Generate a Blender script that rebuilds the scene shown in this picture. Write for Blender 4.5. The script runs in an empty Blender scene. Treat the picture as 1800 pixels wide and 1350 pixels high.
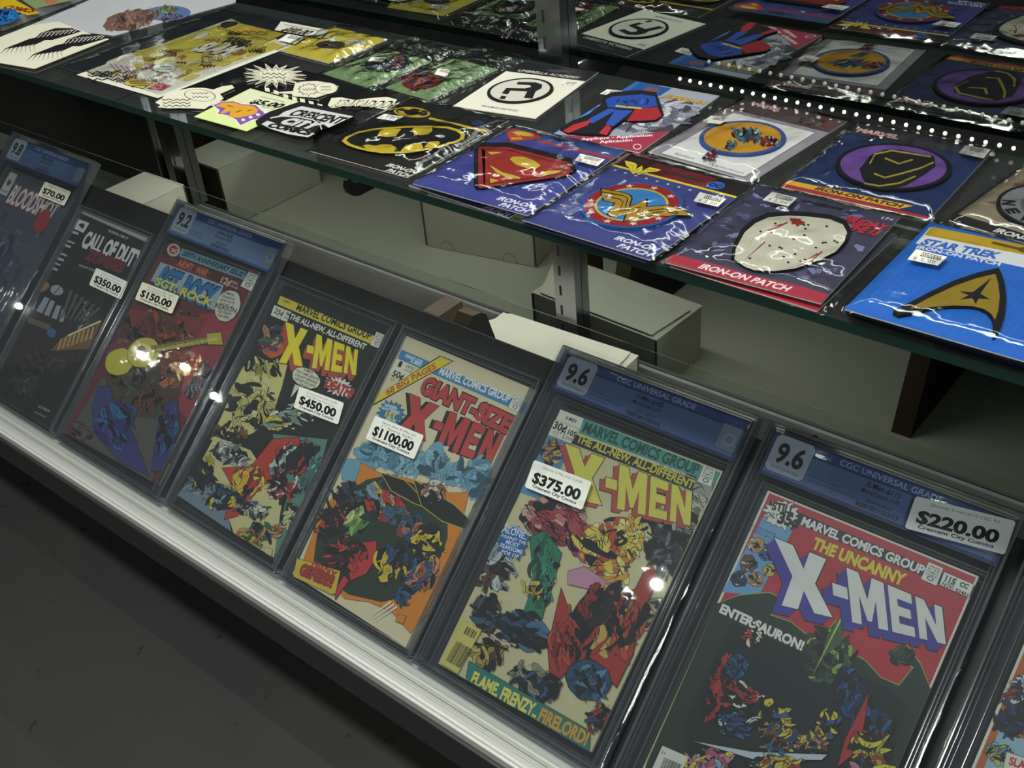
import bpy, bmesh, math, random
from mathutils import Vector, Matrix, noise

# ------------------------------------------------------------------ camera, world, lights, exposure
scene = bpy.context.scene
coll = scene.collection
IMG_W, IMG_H, FOCAL = 1800.0, 1350.0, 1956.38
CAM = Vector((0.51515, -0.43808, 0.77394))
ROT = Matrix(((0.77170931, -0.31349361, 0.55334122),
              (0.63088981, 0.4871714, -0.60385601),
              (-0.08026702, 0.81509864, 0.57373462)))
cam_data = bpy.data.cameras.new('camera')
cam_data.sensor_width = 36.0
cam_data.lens = FOCAL / IMG_W * 36.0
cam_data.clip_start = 0.02
cam = bpy.data.objects.new('camera', cam_data)
cam.matrix_world = Matrix.Translation(CAM) @ ROT.to_4x4()
coll.objects.link(cam)
scene.camera = cam

scene.view_settings.view_transform = 'Standard'
scene.view_settings.look = 'None'
scene.view_settings.exposure = -0.1
scene.view_settings.gamma = 1.0
scene.view_settings.use_curve_mapping = False
scene.cycles.transparent_max_bounces = 40

world = bpy.data.worlds.new('store_ambient')
scene.world = world
world.use_nodes = True
world.node_tree.nodes['Background'].inputs[0].default_value = (0.75, 0.8, 0.85, 1)
world.node_tree.nodes['Background'].inputs[1].default_value = 0.035


def area_light(name, loc, target, sx, sy, power, col=(0.985, 1.0, 0.93), spread=180):
    d = bpy.data.lights.new(name, 'AREA')
    d.shape = 'RECTANGLE'
    d.size, d.size_y, d.energy, d.color = sx, sy, power, col
    d.spread = math.radians(spread)
    o = bpy.data.objects.new(name, d)
    o.location = loc
    o.rotation_euler = (Vector(target) - Vector(loc)).to_track_quat('-Z', 'Y').to_euler()
    coll.objects.link(o)
    return o


def bulb(name, loc, power, r=0.03, col=(1, 0.95, 0.86)):
    d = bpy.data.lights.new(name, 'POINT')
    d.energy, d.shadow_soft_size, d.color = power, r, col
    o = bpy.data.objects.new(name, d)
    o.location = loc
    coll.objects.link(o)


# fluorescent fitting over the aisle, LED bar at the top of the case, lamps further along the aisle
area_light('aisle_light', (-0.15, -0.65, 2.2), (-0.05, 0.2, 0.2), 0.8, 0.2, 40.0)
area_light('far_fill_light', (2.5, -2.2, 2.2), (-0.1, 0.3, 0.1), 1.0, 0.3, 62.0)  # unseen fill added off to the right so more light reaches the deck
area_light('under_shelf_fill', (-0.36, 0.372, 0.392), (-0.36, 0.345, 0.0), 0.95, 0.008, 1.7, (1, 0.98, 0.9))  # strip of fill light added under the shelf to brighten the deck
area_light('case_led_bar', (-0.25, 0.02, 1.02), (-0.25, 0.25, 0.3), 1.3, 0.02, 2.6, (1, 0.98, 0.9))
for p, w, c in (((-1.02, -1.72, 2.2), 3, (1, 0.97, 0.92)), ((-3.5, -1.88, 2.2), 3, (1, 0.97, 0.92)),
                ((-3.72, -1.80, 2.2), 2, (1, 0.66, 0.36)), ((-4.09, -1.86, 2.2), 3, (1, 0.97, 0.92)),
                ((-5.29, -1.95, 2.2), 3, (1, 0.97, 0.92))):
    bulb('ceiling_lamp', p, w, 0.016, c)

# ------------------------------------------------------------------ geometry helpers
TILT = math.radians(49.78635)
EU = Vector((0, math.sin(TILT), math.cos(TILT)))
EN = Vector((0, -math.cos(TILT), math.sin(TILT)))
SHELF = 0.405
MIRROR_Y = 0.41
DECK = 0.022
FLOOR = -0.2


def ray(x, y):
    return ROT @ Vector(((x - IMG_W / 2) / FOCAL, -(y - IMG_H / 2) / FOCAL, -1.0))


def hit(px, origin, normal):
    d = ray(*px)
    return CAM + d * ((origin - CAM).dot(normal) / d.dot(normal))


def atz(px, z):
    return hit(px, Vector((0, 0, z)), Vector((0, 0, 1)))


class Frame:
    """A local flat frame: origin and the axes right, up (in the surface) and normal."""
    def __init__(s, o, ex, ey, en):
        s.o, s.ex, s.ey, s.en = Vector(o), Vector(ex), Vector(ey), Vector(en)
        m = Matrix((s.ex, s.ey, s.en)).transposed().to_4x4()
        s.mat = Matrix.Translation(s.o) @ m

    def local(s, px, h=0.0):
        p = hit(px, s.o + s.en * h, s.en) - s.o
        return (p.dot(s.ex), p.dot(s.ey))


def rack_frame(x, s_, h=0.0):
    return Frame(Vector((x, 0, 0)) + EU * s_ + EN * h, (1, 0, 0), EU, EN)


def shelf_frame(bl, br, z):
    a, b = atz(bl, z), atz(br, z)
    ex = (b - a).normalized()
    ey = Vector((0, 0, 1)).cross(ex)
    return Frame(a, ex, ey, (0, 0, 1))


def hexc(h):
    h = h.lstrip('#')
    if len(h) == 3:
        h = ''.join(c * 2 for c in h)
    out = []
    for i in (0, 2, 4):
        c = int(h[i:i + 2], 16) / 255
        out.append(c / 12.92 if c <= 0.04045 else ((c + 0.055) / 1.055) ** 2.4)
    return (*out, 1.0)


def link(name, me, parent=None):
    o = bpy.data.objects.new(name, me)
    coll.objects.link(o)
    if parent:
        o.parent = parent
    return o


def mesh_obj(name, verts, faces, mat, parent=None, smooth=False, cols=None, mats=None, mi=None):
    me = bpy.data.meshes.new(name)
    me.from_pydata([tuple(v) for v in verts], [], faces)
    for m in (mats or [mat]):
        me.materials.append(m)
    if mi:
        for p, k in zip(me.polygons, mi):
            p.material_index = k
    if cols:
        at = me.attributes.new('ink', 'FLOAT_COLOR', 'CORNER')
        buf = []
        for p, c in zip(me.polygons, cols):
            buf.extend(list(c) * p.loop_total)
        at.data.foreach_set('color', buf)
    if smooth:
        for p in me.polygons:
            p.use_smooth = True
    me.update()
    return link(name, me, parent)


def bm_obj(name, bm, mat, parent=None, smooth=False):
    me = bpy.data.meshes.new(name)
    bm.normal_update()
    bm.to_mesh(me)
    bm.free()
    for m in (mat if isinstance(mat, (list, tuple)) else [mat]):
        me.materials.append(m)
    if smooth:
        for p in me.polygons:
            p.use_smooth = True
    return link(name, me, parent)


def bm_box(bm, lo, hi, bevel=0.0, mi=0):
    r = bmesh.ops.create_cube(bm, size=1.0)
    vs = r['verts']
    for v in vs:
        for k in range(3):
            v.co[k] = lo[k] + (v.co[k] + 0.5) * (hi[k] - lo[k])
    fs = set(f for v in vs for f in v.link_faces)
    for f in fs:
        f.material_index = mi
    if bevel:
        es = set(e for f in fs for e in f.edges)
        g = bmesh.ops.bevel(bm, geom=list(es), offset=bevel, segments=2, affect='EDGES', profile=0.5)
        for f in g['faces']:
            f.material_index = mi


def box(name, lo, hi, mat, parent=None, bevel=0.0):
    bm = bmesh.new()
    bm_box(bm, lo, hi, bevel)
    return bm_obj(name, bm, mat, parent)


def prism(name, prof, x0, x1, mat, parent=None):
    """Profile in the (y, z) plane swept along x."""
    n = len(prof)
    v = [(x0, *p) for p in prof] + [(x1, *p) for p in prof]
    f = [tuple(range(n))[::-1], tuple(range(n, 2 * n))]
    for i in range(n):
        j = (i + 1) % n
        f.append((i, j, n + j, n + i))
    bm = bmesh.new()
    vs = [bm.verts.new(p) for p in v]
    for q in f:
        bm.faces.new([vs[i] for i in q])
    bmesh.ops.recalc_face_normals(bm, faces=bm.faces)
    return bm_obj(name, bm, mat, parent)


def thing(name, frame, label, cat, group=None):
    o = bpy.data.objects.new(name, None)
    o.empty_display_size = 0.02
    coll.objects.link(o)
    o.matrix_world = frame.mat if isinstance(frame, Frame) else Matrix.Translation(frame)
    tag(o, label, cat, group)
    return o


def tag(o, label, cat, group=None):
    o['label'] = label
    o['category'] = cat
    if group:
        o['group'] = group
    return o


# ------------------------------------------------------------------ materials
def new_mat(name):
    m = bpy.data.materials.new(name)
    m.use_nodes = True
    nt = m.node_tree
    b = nt.nodes['Principled BSDF']
    return m, nt, b


def principled(name, col, rough=0.5, metal=0.0, spec=0.5, noise_amt=0.0, scale=40, bump=0.0, emit=None, estr=0):
    m, nt, b = new_mat(name)
    c = hexc(col)
    b.inputs['Roughness'].default_value = rough
    b.inputs['Metallic'].default_value = metal
    b.inputs['Specular IOR Level'].default_value = spec
    b.inputs['Base Color'].default_value = c
    if noise_amt or bump:
        tc = nt.nodes.new('ShaderNodeTexCoord')
        nz = nt.nodes.new('ShaderNodeTexNoise')
        nz.inputs['Scale'].default_value = scale
        nz.inputs['Detail'].default_value = 6
        nt.links.new(tc.outputs['Object'], nz.inputs['Vector'])
        if noise_amt:
            mx = nt.nodes.new('ShaderNodeMix')
            mx.data_type = 'RGBA'
            mx.inputs['A'].default_value = tuple(x * (1 - noise_amt) for x in c[:3]) + (1,)
            mx.inputs['B'].default_value = tuple(min(1, x * (1 + noise_amt)) for x in c[:3]) + (1,)
            nt.links.new(nz.outputs['Fac'], mx.inputs['Factor'])
            nt.links.new(mx.outputs['Result'], b.inputs['Base Color'])
        if bump:
            bp = nt.nodes.new('ShaderNodeBump')
            bp.inputs['Strength'].default_value = bump
            bp.inputs['Distance'].default_value = 0.002
            nt.links.new(nz.outputs['Fac'], bp.inputs['Height'])
            nt.links.new(bp.outputs['Normal'], b.inputs['Normal'])
    if emit:
        b.inputs['Emission Color'].default_value = hexc(emit)
        b.inputs['Emission Strength'].default_value = estr
    return m


def ink_mat(name, rough, spec, bump=0.0, scale=900):
    m, nt, b = new_mat(name)
    at = nt.nodes.new('ShaderNodeAttribute')
    at.attribute_name = 'ink'
    nt.links.new(at.outputs['Color'], b.inputs['Base Color'])
    b.inputs['Roughness'].default_value = rough
    b.inputs['Specular IOR Level'].default_value = spec
    if bump:
        tc = nt.nodes.new('ShaderNodeTexCoord')
        nz = nt.nodes.new('ShaderNodeTexNoise')
        nz.inputs['Scale'].default_value = scale
        nt.links.new(tc.outputs['Object'], nz.inputs['Vector'])
        bp = nt.nodes.new('ShaderNodeBump')
        bp.inputs['Strength'].default_value = bump
        bp.inputs['Distance'].default_value = 0.001
        nt.links.new(nz.outputs['Fac'], bp.inputs['Height'])
        nt.links.new(bp.outputs['Normal'], b.inputs['Normal'])
        # thread speckle in the embroidery
        mx = nt.nodes.new('ShaderNodeMix')
        mx.data_type = 'RGBA'
        mx.blend_type = 'MULTIPLY'
        mx.inputs['Factor'].default_value = 0.35
        nt.links.new(at.outputs['Color'], mx.inputs['A'])
        nt.links.new(nz.outputs['Color'], mx.inputs['B'])
        nt.links.new(mx.outputs['Result'], b.inputs['Base Color'])
    return m


def clear_mat(name, tint, ior=1.45, rough=0.03, gain=1.0, bump=0.0, scale=40, dist=0.003, haze=0.0):
    """Thin clear plastic or glass: mostly see-through, mirror-like by the Fresnel law."""
    m = bpy.data.materials.new(name)
    m.use_nodes = True
    nt = m.node_tree
    nt.nodes.clear()
    out = nt.nodes.new('ShaderNodeOutputMaterial')
    tr = nt.nodes.new('ShaderNodeBsdfTransparent')
    tr.inputs[0].default_value = hexc(tint)
    gl = nt.nodes.new('ShaderNodeBsdfGlossy')
    gl.inputs['Roughness'].default_value = rough
    fr = nt.nodes.new('ShaderNodeFresnel')
    # both sides of the sheet reflect alike (the sheet is thin, so light leaves it undeviated)
    geo = nt.nodes.new('ShaderNodeNewGeometry')
    io = nt.nodes.new('ShaderNodeMix')
    io.data_type = 'FLOAT'
    io.inputs['A'].default_value = ior
    io.inputs['B'].default_value = 1.0 / ior
    nt.links.new(geo.outputs['Backfacing'], io.inputs['Factor'])
    nt.links.new(io.outputs['Result'], fr.inputs['IOR'])
    mul = nt.nodes.new('ShaderNodeMath')
    mul.operation = 'MULTIPLY'
    mul.use_clamp = True
    mul.inputs[1].default_value = gain
    mix = nt.nodes.new('ShaderNodeMixShader')
    nt.links.new(fr.outputs[0], mul.inputs[0])
    nt.links.new(mul.outputs[0], mix.inputs[0])
    base = tr.outputs[0]
    if haze:
        df = nt.nodes.new('ShaderNodeBsdfDiffuse')
        df.inputs[0].default_value = (0.8, 0.82, 0.85, 1)
        mh = nt.nodes.new('ShaderNodeMixShader')
        mh.inputs[0].default_value = haze
        nt.links.new(tr.outputs[0], mh.inputs[1])
        nt.links.new(df.outputs[0], mh.inputs[2])
        base = mh.outputs[0]
    nt.links.new(base, mix.inputs[1])
    nt.links.new(gl.outputs[0], mix.inputs[2])
    nt.links.new(mix.outputs[0], out.inputs[0])
    if bump:
        tc = nt.nodes.new('ShaderNodeTexCoord')
        nz = nt.nodes.new('ShaderNodeTexNoise')
        nz.inputs['Scale'].default_value = scale
        nz.inputs['Detail'].default_value = 3
        nt.links.new(tc.outputs['Object'], nz.inputs['Vector'])
        bp = nt.nodes.new('ShaderNodeBump')
        bp.inputs['Strength'].default_value = bump
        bp.inputs['Distance'].default_value = dist
        nt.links.new(nz.outputs['Fac'], bp.inputs['Height'])
        nt.links.new(bp.outputs['Normal'], gl.inputs['Normal'])
        nt.links.new(bp.outputs['Normal'], fr.inputs['Normal'])
    return m


def floor_material():
    m, nt, b = new_mat('sealed_concrete')
    tc = nt.nodes.new('ShaderNodeTexCoord')
    def nz(scale, detail=8):
        n = nt.nodes.new('ShaderNodeTexNoise')
        n.inputs['Scale'].default_value = scale
        n.inputs['Detail'].default_value = detail
        nt.links.new(tc.outputs['Object'], n.inputs['Vector'])
        return n
    big = nz(4)
    r1 = nt.nodes.new('ShaderNodeValToRGB')
    r1.color_ramp.elements[0].position, r1.color_ramp.elements[1].position = 0.3, 0.75
    r1.color_ramp.elements[0].color = hexc('#28282b')
    r1.color_ramp.elements[1].color = hexc('#343332')
    nt.links.new(big.outputs['Fac'], r1.inputs[0])
    fine = nz(45, 10)
    r2 = nt.nodes.new('ShaderNodeValToRGB')
    r2.color_ramp.elements[0].position, r2.color_ramp.elements[1].position = 0.27, 0.34
    r2.color_ramp.elements[0].color = (0.25, 0.25, 0.25, 1)
    r2.color_ramp.elements[1].color = (1, 1, 1, 1)
    nt.links.new(fine.outputs['Fac'], r2.inputs[0])
    mx = nt.nodes.new('ShaderNodeMix')
    mx.data_type = 'RGBA'
    mx.blend_type = 'MULTIPLY'
    mx.inputs['Factor'].default_value = 1
    nt.links.new(r1.outputs[0], mx.inputs['A'])
    nt.links.new(r2.outputs[0], mx.inputs['B'])
    nt.links.new(mx.outputs['Result'], b.inputs['Base Color'])
    b.inputs['Roughness'].default_value = 0.6
    bp = nt.nodes.new('ShaderNodeBump')
    bp.inputs['Strength'].default_value = 0.15
    bp.inputs['Distance'].default_value = 0.002
    nt.links.new(fine.outputs['Fac'], bp.inputs['Height'])
    nt.links.new(bp.outputs['Normal'], b.inputs['Normal'])
    return m


M_INK = ink_mat('printed_paper', 0.4, 0.35)
M_THREAD = ink_mat('embroidered_thread', 0.75, 0.2, 0.6, 1400)
M_FLOOR = floor_material()
M_DECK = principled('white_laminate_deck', '#c4c4b2', 0.45, noise_amt=0.06, scale=9)
M_KICK = principled('grey_white_panel', '#77787a', 0.5)
M_CARD = principled('white_cardboard', '#c9c8b8', 0.8, noise_amt=0.04, scale=30)
M_CORR = principled('raw_corrugated_edge', '#5c5647', 0.9, noise_amt=0.5, scale=600)
M_BLACK = principled('black_board', '#262728', 0.55, noise_amt=0.3, scale=25, bump=0.15)
M_WALLBLACK = principled('black_wall_paint', '#0c0c0d', 0.8)
M_FASCIA = principled('dark_grey_fascia', '#2c2c2d', 0.5, noise_amt=0.1, scale=30)
M_ALU = principled('brushed_aluminium', '#dededa', 0.42, metal=0.45)
M_CHROME = principled('polished_steel', '#909398', 0.22, metal=1.0)
M_DARKSTEEL = principled('slot_dark', '#08080a', 0.6)
M_BLACKSTEEL = principled('black_steel_bracket', '#101011', 0.35, spec=0.6)
M_WOOD = principled('brown_wood', '#4a3a29', 0.6, noise_amt=0.25, scale=60)
M_WOODBLACK = principled('black_painted_wood', '#1a1917', 0.7)
M_MIRROR = principled('mirror_silver', '#9aa09d', 0.015, metal=1.0)
M_GLASS = clear_mat('shelf_glass', '#d9e0db', 1.5, 0.01, haze=0.02)
M_GLASSEDGE = principled('green_glass_edge', '#182e28', 0.18, spec=0.7)
M_PANE = clear_mat('front_glass', '#fafcfb', 1.5, 0.012)
M_PANEEDGE = principled('pane_edge', '#3a4542', 0.2, spec=0.7)
M_CASE = clear_mat('clear_case_plastic', '#f6f7fa', 1.5, 0.03, 0.8, haze=0.02)
M_RIM = clear_mat('clear_rim_plastic', '#c9cfdc', 1.6, 0.12, 2.6, haze=0.09)
M_BAG = clear_mat('clear_bag_film', '#fafbfb', 1.5, 0.08, 2.2, 0.5, 24, 0.005)
M_GREENBAG = clear_mat('crinkled_bag_film', '#dfe8dc', 1.5, 0.12, 2.4, 0.9, 70, 0.005)
M_LED = principled('led_chip', '#ffffff', 0.3, emit='#fff6dc', estr=0.55)
M_STRIP = clear_mat('led_strip_silicone', '#dde0dc', 1.4, 0.2)
M_PAGE = principled('page_edges', '#8d8c88', 0.8, noise_amt=0.2, scale=200)


# ------------------------------------------------------------------ flat printing built from polygons
_text_cache, _text_width = {}, {}


def text_mesh(s, bold=0.0):
    key = (s, bold)
    if key not in _text_cache:
        cu = bpy.data.curves.new('type', 'FONT')
        cu.body = s
        cu.resolution_u = 3
        cu.offset = bold
        ob = bpy.data.objects.new('type', cu)
        me = ob.to_mesh()
        vs = [(v.co.x, v.co.y) for v in me.vertices]
        fs = [tuple(p.vertices) for p in me.polygons]
        ob.to_mesh_clear()
        bpy.data.objects.remove(ob)
        bpy.data.curves.remove(cu)
        if vs:
            x0, x1 = min(v[0] for v in vs), max(v[0] for v in vs)
            # the cap height of the built-in face is the height unit, the baseline stays at 0
            vs = [((v[0] - x0) / max(1e-6, x1 - x0), v[1] / 0.68) for v in vs]
        _text_cache[key] = (vs, fs)
        _text_width[key] = (x1 - x0) if vs else 0.0
    return _text_cache[key]


def _text_width_of(s):
    text_mesh(s, 0.045)
    return _text_width[(s, 0.045)]


GLYPH = {
    'X': [(0, 1), (.36, 1), (.52, .68), (.68, 1), (1, 1), (.72, .5), (1, 0), (.64, 0), (.48, .32), (.32, 0), (0, 0), (.28, .5)],
    '-': [(0, .4), (1, .4), (1, .62), (0, .62)],
    'M': [(0, 0), (0, 1), (.32, 1), (.5, .52), (.68, 1), (1, 1), (1, 0), (.73, 0), (.73, .55), (.56, .1), (.44, .1), (.27, .55), (.27, 0)],
    'E': [(0, 0), (0, 1), (1, 1), (1, .77), (.36, .77), (.36, .61), (.9, .61), (.9, .4), (.36, .4), (.36, .23), (1, .23), (1, 0)],
    'N': [(0, 0), (0, 1), (.32, 1), (.7, .45), (.7, 1), (1, 1), (1, 0), (.68, 0), (.3, .55), (.3, 0)],
}
LOGO = (('X', 0, .31), ('-', .33, .42), ('M', .43, .65), ('E', .675, .815), ('N', .84, 1))
STEP = 3.0e-6


class Art:
    """Printed matter: coloured polygons laid in thin layers on a flat frame; points come in pixels of a crop, or in millimetres."""
    def __init__(s, frame, h, crop=(0, 0, 1), mm=False):
        s.f, s.h, s.crop, s.mm = frame, h, crop, mm
        s.v, s.fc, s.c, s.layer = [], [], [], 0
        s.off, s.rot, s.sc = (0, 0), 0.0, 1.0
        s.inc = 1.0
        s.clip = None

    def L(s, p):
        if s.mm:
            ca, sa = math.cos(s.rot), math.sin(s.rot)
            x, y = p[0] * s.sc, p[1] * s.sc
            return ((s.off[0] + x * ca - y * sa) / 1000, (s.off[1] + x * sa + y * ca) / 1000)
        x0, y0, k = s.crop
        return s.f.local((x0 + p[0] * k, y0 + p[1] * k), s.h)

    def raw(s, col, loc, faces=None):
        z = s.h + s.layer * STEP
        if s.clip:      # ink stays on the sheet
            x0, y0, x1, y1 = s.clip
            loc = [(min(max(x, x0), x1), min(max(y, y0), y1)) for x, y in loc]
        b = len(s.v)
        s.v += [(x, y, z) for x, y in loc]
        for f in (faces or [tuple(range(len(loc)))]):
            pts = [loc[i] for i in f]
            area = sum(pts[i][0] * pts[(i + 1) % len(pts)][1] - pts[(i + 1) % len(pts)][0] * pts[i][1] for i in range(len(pts)))
            f = tuple(b + i for i in f)
            s.fc.append(f if area > 0 else f[::-1])
            s.c.append(hexc(col) if isinstance(col, str) else col)
        s.layer += s.inc

    def P(s, col, *pts):
        s.raw(col, [s.L(p) for p in pts])

    def grow(s, loc, d):
        """Offset an outline outwards by d metres."""
        n = len(loc)
        area = sum(loc[i][0] * loc[(i + 1) % n][1] - loc[(i + 1) % n][0] * loc[i][1] for i in range(n))
        sg = 1 if area > 0 else -1
        out = []
        for i in range(n):
            a, b, c = Vector(loc[i - 1]), Vector(loc[i]), Vector(loc[(i + 1) % n])
            e1, e2 = (b - a), (c - b)
            if e1.length < 1e-9 or e2.length < 1e-9:
                out.append(tuple(b))
                continue
            e1.normalize()
            e2.normalize()
            n1, n2 = Vector((e1.y, -e1.x)) * sg, Vector((e2.y, -e2.x)) * sg
            m = n1 + n2
            if m.length < 0.3:
                m = n1
            m.normalize()
            k = d / max(0.45, m.dot(n1))
            out.append(tuple(b + m * k))
        return out

    def O(s, col, edge, d, *pts):
        """A polygon with an outline d millimetres wide."""
        loc = [s.L(p) for p in pts]
        s.raw(edge, s.grow(loc, d / 1000))
        s.raw(col, loc)

    def T(s, col, text, p0, p1, h, bold=0.0, shear=0.0, outline=None, od=0.5, arc=0.0, h2=None):
        """Lettering on the baseline p0-p1, cap height h (in the crop's pixels, or millimetres)."""
        if not text:
            return
        vs, fs = text_mesh(text, bold)
        a, b = Vector(s.L(p0)), Vector(s.L(p1))
        d = b - a
        u = Vector((-d.y, d.x)).normalized()
        if s.mm:
            hh = h / 1000 * s.sc
        else:
            q = s.L(((p0[0] + p1[0]) / 2, (p0[1] + p1[1]) / 2 - h))
            hh = (Vector(q) - (a + b) / 2).dot(u)
        h2 = 1.0 if h2 is None else h2
        def place(vs):
            out = []
            for x, y in vs:
                k = 1 + (h2 - 1) * x
                p = a + d * x + u * (hh * (y * k + arc * 4 * x * (1 - x))) + d.normalized() * (shear * hh * y)
                out.append((p.x, p.y))
            return out
        if outline:
            ov, of = text_mesh(text, bold + od * 0.05)
            s.raw(outline, place(ov), of)
        s.raw(col, place(vs), fs)

    def E(s, col, c, a, b, edge=None, d=0.4, n=36):
        """An ellipse by its centre and the ends of its two half axes."""
        c, a, b = Vector(s.L(c)), Vector(s.L(a)), Vector(s.L(b))
        va, vb = a - c, b - c
        loc = [tuple(c + va * math.cos(t) + vb * math.sin(t)) for t in [2 * math.pi * i / n for i in range(n)]]
        if edge:
            s.raw(edge, s.grow(loc, d / 1000))
        s.raw(col, loc)

    def R(s, col, c, r, edge=None, d=0.4, ry=None):
        ry = r if ry is None else ry
        s.E(col, c, (c[0] + r, c[1]), (c[0], c[1] + ry), edge, d)

    def B(s, col, c, rx, ry, rot=0, seed=1, jag=0.25, n=22, edge='#141414', d=0.5, spike=False):
        """A loose blob or burst."""
        rnd = random.Random(seed)
        ca, sa = math.cos(math.radians(rot)), math.sin(math.radians(rot))
        pts = []
        for i in range(n):
            t = 2 * math.pi * i / n
            k = (1 - jag if i % 2 else 1) if spike else 1 - jag * rnd.random()
            if spike:
                k *= 1 - 0.2 * rnd.random()
            x, y = rx * k * math.cos(t), ry * k * math.sin(t)
            pts.append((c[0] + x * ca - y * sa, c[1] + x * sa + y * ca))
        loc = [s.L(p) for p in pts]
        if edge:
            s.raw(edge, s.grow(loc, d / 1000))
        s.raw(col, loc)

    def W(s, col, pts, w, taper=False):
        """A pen stroke of width w."""
        out1, out2 = [], []
        n = len(pts)
        for i, p in enumerate(pts):
            a = pts[max(0, i - 1)]
            b = pts[min(n - 1, i + 1)]
            dx, dy = b[0] - a[0], b[1] - a[1]
            l = math.hypot(dx, dy) or 1
            k = w / 2 * ((1 - i / (n - 1)) if taper and n > 1 else 1)
            out1.append((p[0] - dy / l * k, p[1] + dx / l * k))
            out2.append((p[0] + dy / l * k, p[1] - dx / l * k))
        loc = [s.L(p) for p in out1 + out2]
        s.raw(col, loc, [(i, i + 1, n + i + 1, n + i) for i in range(n - 1)])

    def K(s, c, rx, ry, rot, pal, n, seed, size=0.55, ink='#15151a', d=0.35, flow=None):
        """A cluster of curved shards and ribbons in the given colours, each edged in ink."""
        rnd = random.Random(seed)
        ca, sa = math.cos(math.radians(rot)), math.sin(math.radians(rot))
        s.inc = 0.2
        n, size = int(n * 1.8), size * 0.76
        if not s.mm and min(rx, ry) >= 40:
            s.B(pal[0], c, rx * 0.86, ry * 0.86, rot, seed, 0.4, 20, ink, d)
        pal = list(pal) + [ink] * max(1, len(pal) // 4)
        for i in range(n):
            r, t = math.sqrt(rnd.random()), rnd.random() * 2 * math.pi
            x, y = rx * r * math.cos(t) * 0.8, ry * r * math.sin(t) * 0.8
            px, py = c[0] + x * ca - y * sa, c[1] + x * sa + y * ca
            an = math.radians((flow if flow is not None else rnd.uniform(0, 360)) + rnd.uniform(-35, 35))
            ln = size * min(rx, ry) * rnd.uniform(0.7, 1.5)
            wd = ln * rnd.uniform(0.22, 0.55)
            bend = rnd.uniform(-0.5, 0.5)
            kind = rnd.random()
            if kind > 0.7:
                ln *= 1.25
                wd *= 0.62
            up, lo = [], []
            for k in range(7):
                q = k / 6
                bx, by = (q - 0.5) * 2 * ln, bend * ln * 4 * q * (1 - q)
                if kind > 0.7:        # ribbon with blunt ends
                    hw = wd * (1.0 if 0 < k < 6 else 0.55) * (1.1 - 0.35 * q)
                elif kind > 0.35:     # facet
                    hw = wd * rnd.uniform(0.35, 1.15) * (0.45 if k in (0, 6) else 1)
                else:                 # leaf
                    hw = wd * math.sin(math.pi * (0.06 + 0.9 * q ** 0.8)) * rnd.uniform(0.8, 1.1)
                up.append((bx, by + hw))
                lo.append((bx, by - hw))
            poly = up + lo[::-1]
            cb, sb = math.cos(an), math.sin(an)
            poly = [(px + q[0] * cb - q[1] * sb, py + q[0] * sb + q[1] * cb) for q in poly]
            loc = [s.L(q) for q in poly]
            s.raw(ink, s.grow(loc, d / 1000))
            s.raw(pal[i % len(pal)], loc)
            for g in range(2):       # hatching strokes inside the shard
                o = rnd.uniform(-0.4, 0.4)
                st = [(-0.6 * ln, o * wd), (0, o * wd + bend * ln), (0.5 * ln, o * wd * 0.5)]
                st = [(px + q[0] * cb - q[1] * sb, py + q[0] * sb + q[1] * cb) for q in st]
                s.W(ink, st, wd * 0.12, True)
        for g in range(n if min(rx, ry) >= 20 else n // 2):      # loose pen lines and spots of solid black
            r, t = math.sqrt(rnd.random()), rnd.random() * 2 * math.pi
            x, y = rx * r * math.cos(t) * 0.95, ry * r * math.sin(t) * 0.95
            px, py = c[0] + x * ca - y * sa, c[1] + x * sa + y * ca
            an = math.radians((flow if flow is not None else rnd.uniform(0, 360)) + rnd.uniform(-30, 30))
            ln, b = size * min(rx, ry) * rnd.uniform(0.3, 0.9), rnd.uniform(-0.4, 0.4)
            st = [(px + math.cos(an) * ln * q - math.sin(an) * ln * b * (1 - q * q), py + math.sin(an) * ln * q + math.cos(an) * ln * b * (1 - q * q)) for q in (-1, -0.4, 0.3, 1)]
            s.W(ink, st, ln * rnd.uniform(0.06, 0.22), True)
        s.inc = 1.0

    def logo(s, quad, col, side, shift, steps=5, edge='#16161a', d=0.6):
        """Block letters with a thick drop side."""
        tl, tr, br, bl = [Vector(p) for p in quad]
        def m(u, v):
            t, b = tl.lerp(tr, u), bl.lerp(br, u)
            return b.lerp(t, v)
        polys = []
        for g, u0, u1 in LOGO:
            polys.append([m(u0 + (u1 - u0) * x, y) for x, y in GLYPH[g]])
        sh = Vector(shift)
        for k in (steps, 0):
            for pl in polys:
                loc = [s.L(p + sh * (k / steps)) for p in pl]
                s.raw(edge, s.grow(loc, d / 1000))
        for k in range(steps, 0, -1):
            for pl in polys:
                s.raw(side, [s.L(p + sh * (k / steps)) for p in pl])
        for pl in polys:
            loc = [s.L(p) for p in pl]
            s.raw(edge, s.grow(loc, d * 0.5 / 1000))
            s.raw(col, loc)

    def bars(s, col, quad, n, seed):
        """Barcode strokes across a quad TL, TR, BR, BL."""
        rnd = random.Random(seed)
        tl, tr, br, bl = [Vector(p) for p in quad]
        x = 0.0
        while x < 1:
            w = rnd.choice((0.4, 0.7, 1.1)) / n
            u0, u1 = x, min(1, x + w)
            s.P(col, tuple(tl.lerp(tr, u0)), tuple(tl.lerp(tr, u1)), tuple(bl.lerp(br, u1)), tuple(bl.lerp(br, u0)))
            s.layer -= 1
            x += w + rnd.choice((0.4, 0.8)) / n
        s.layer += 1

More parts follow.
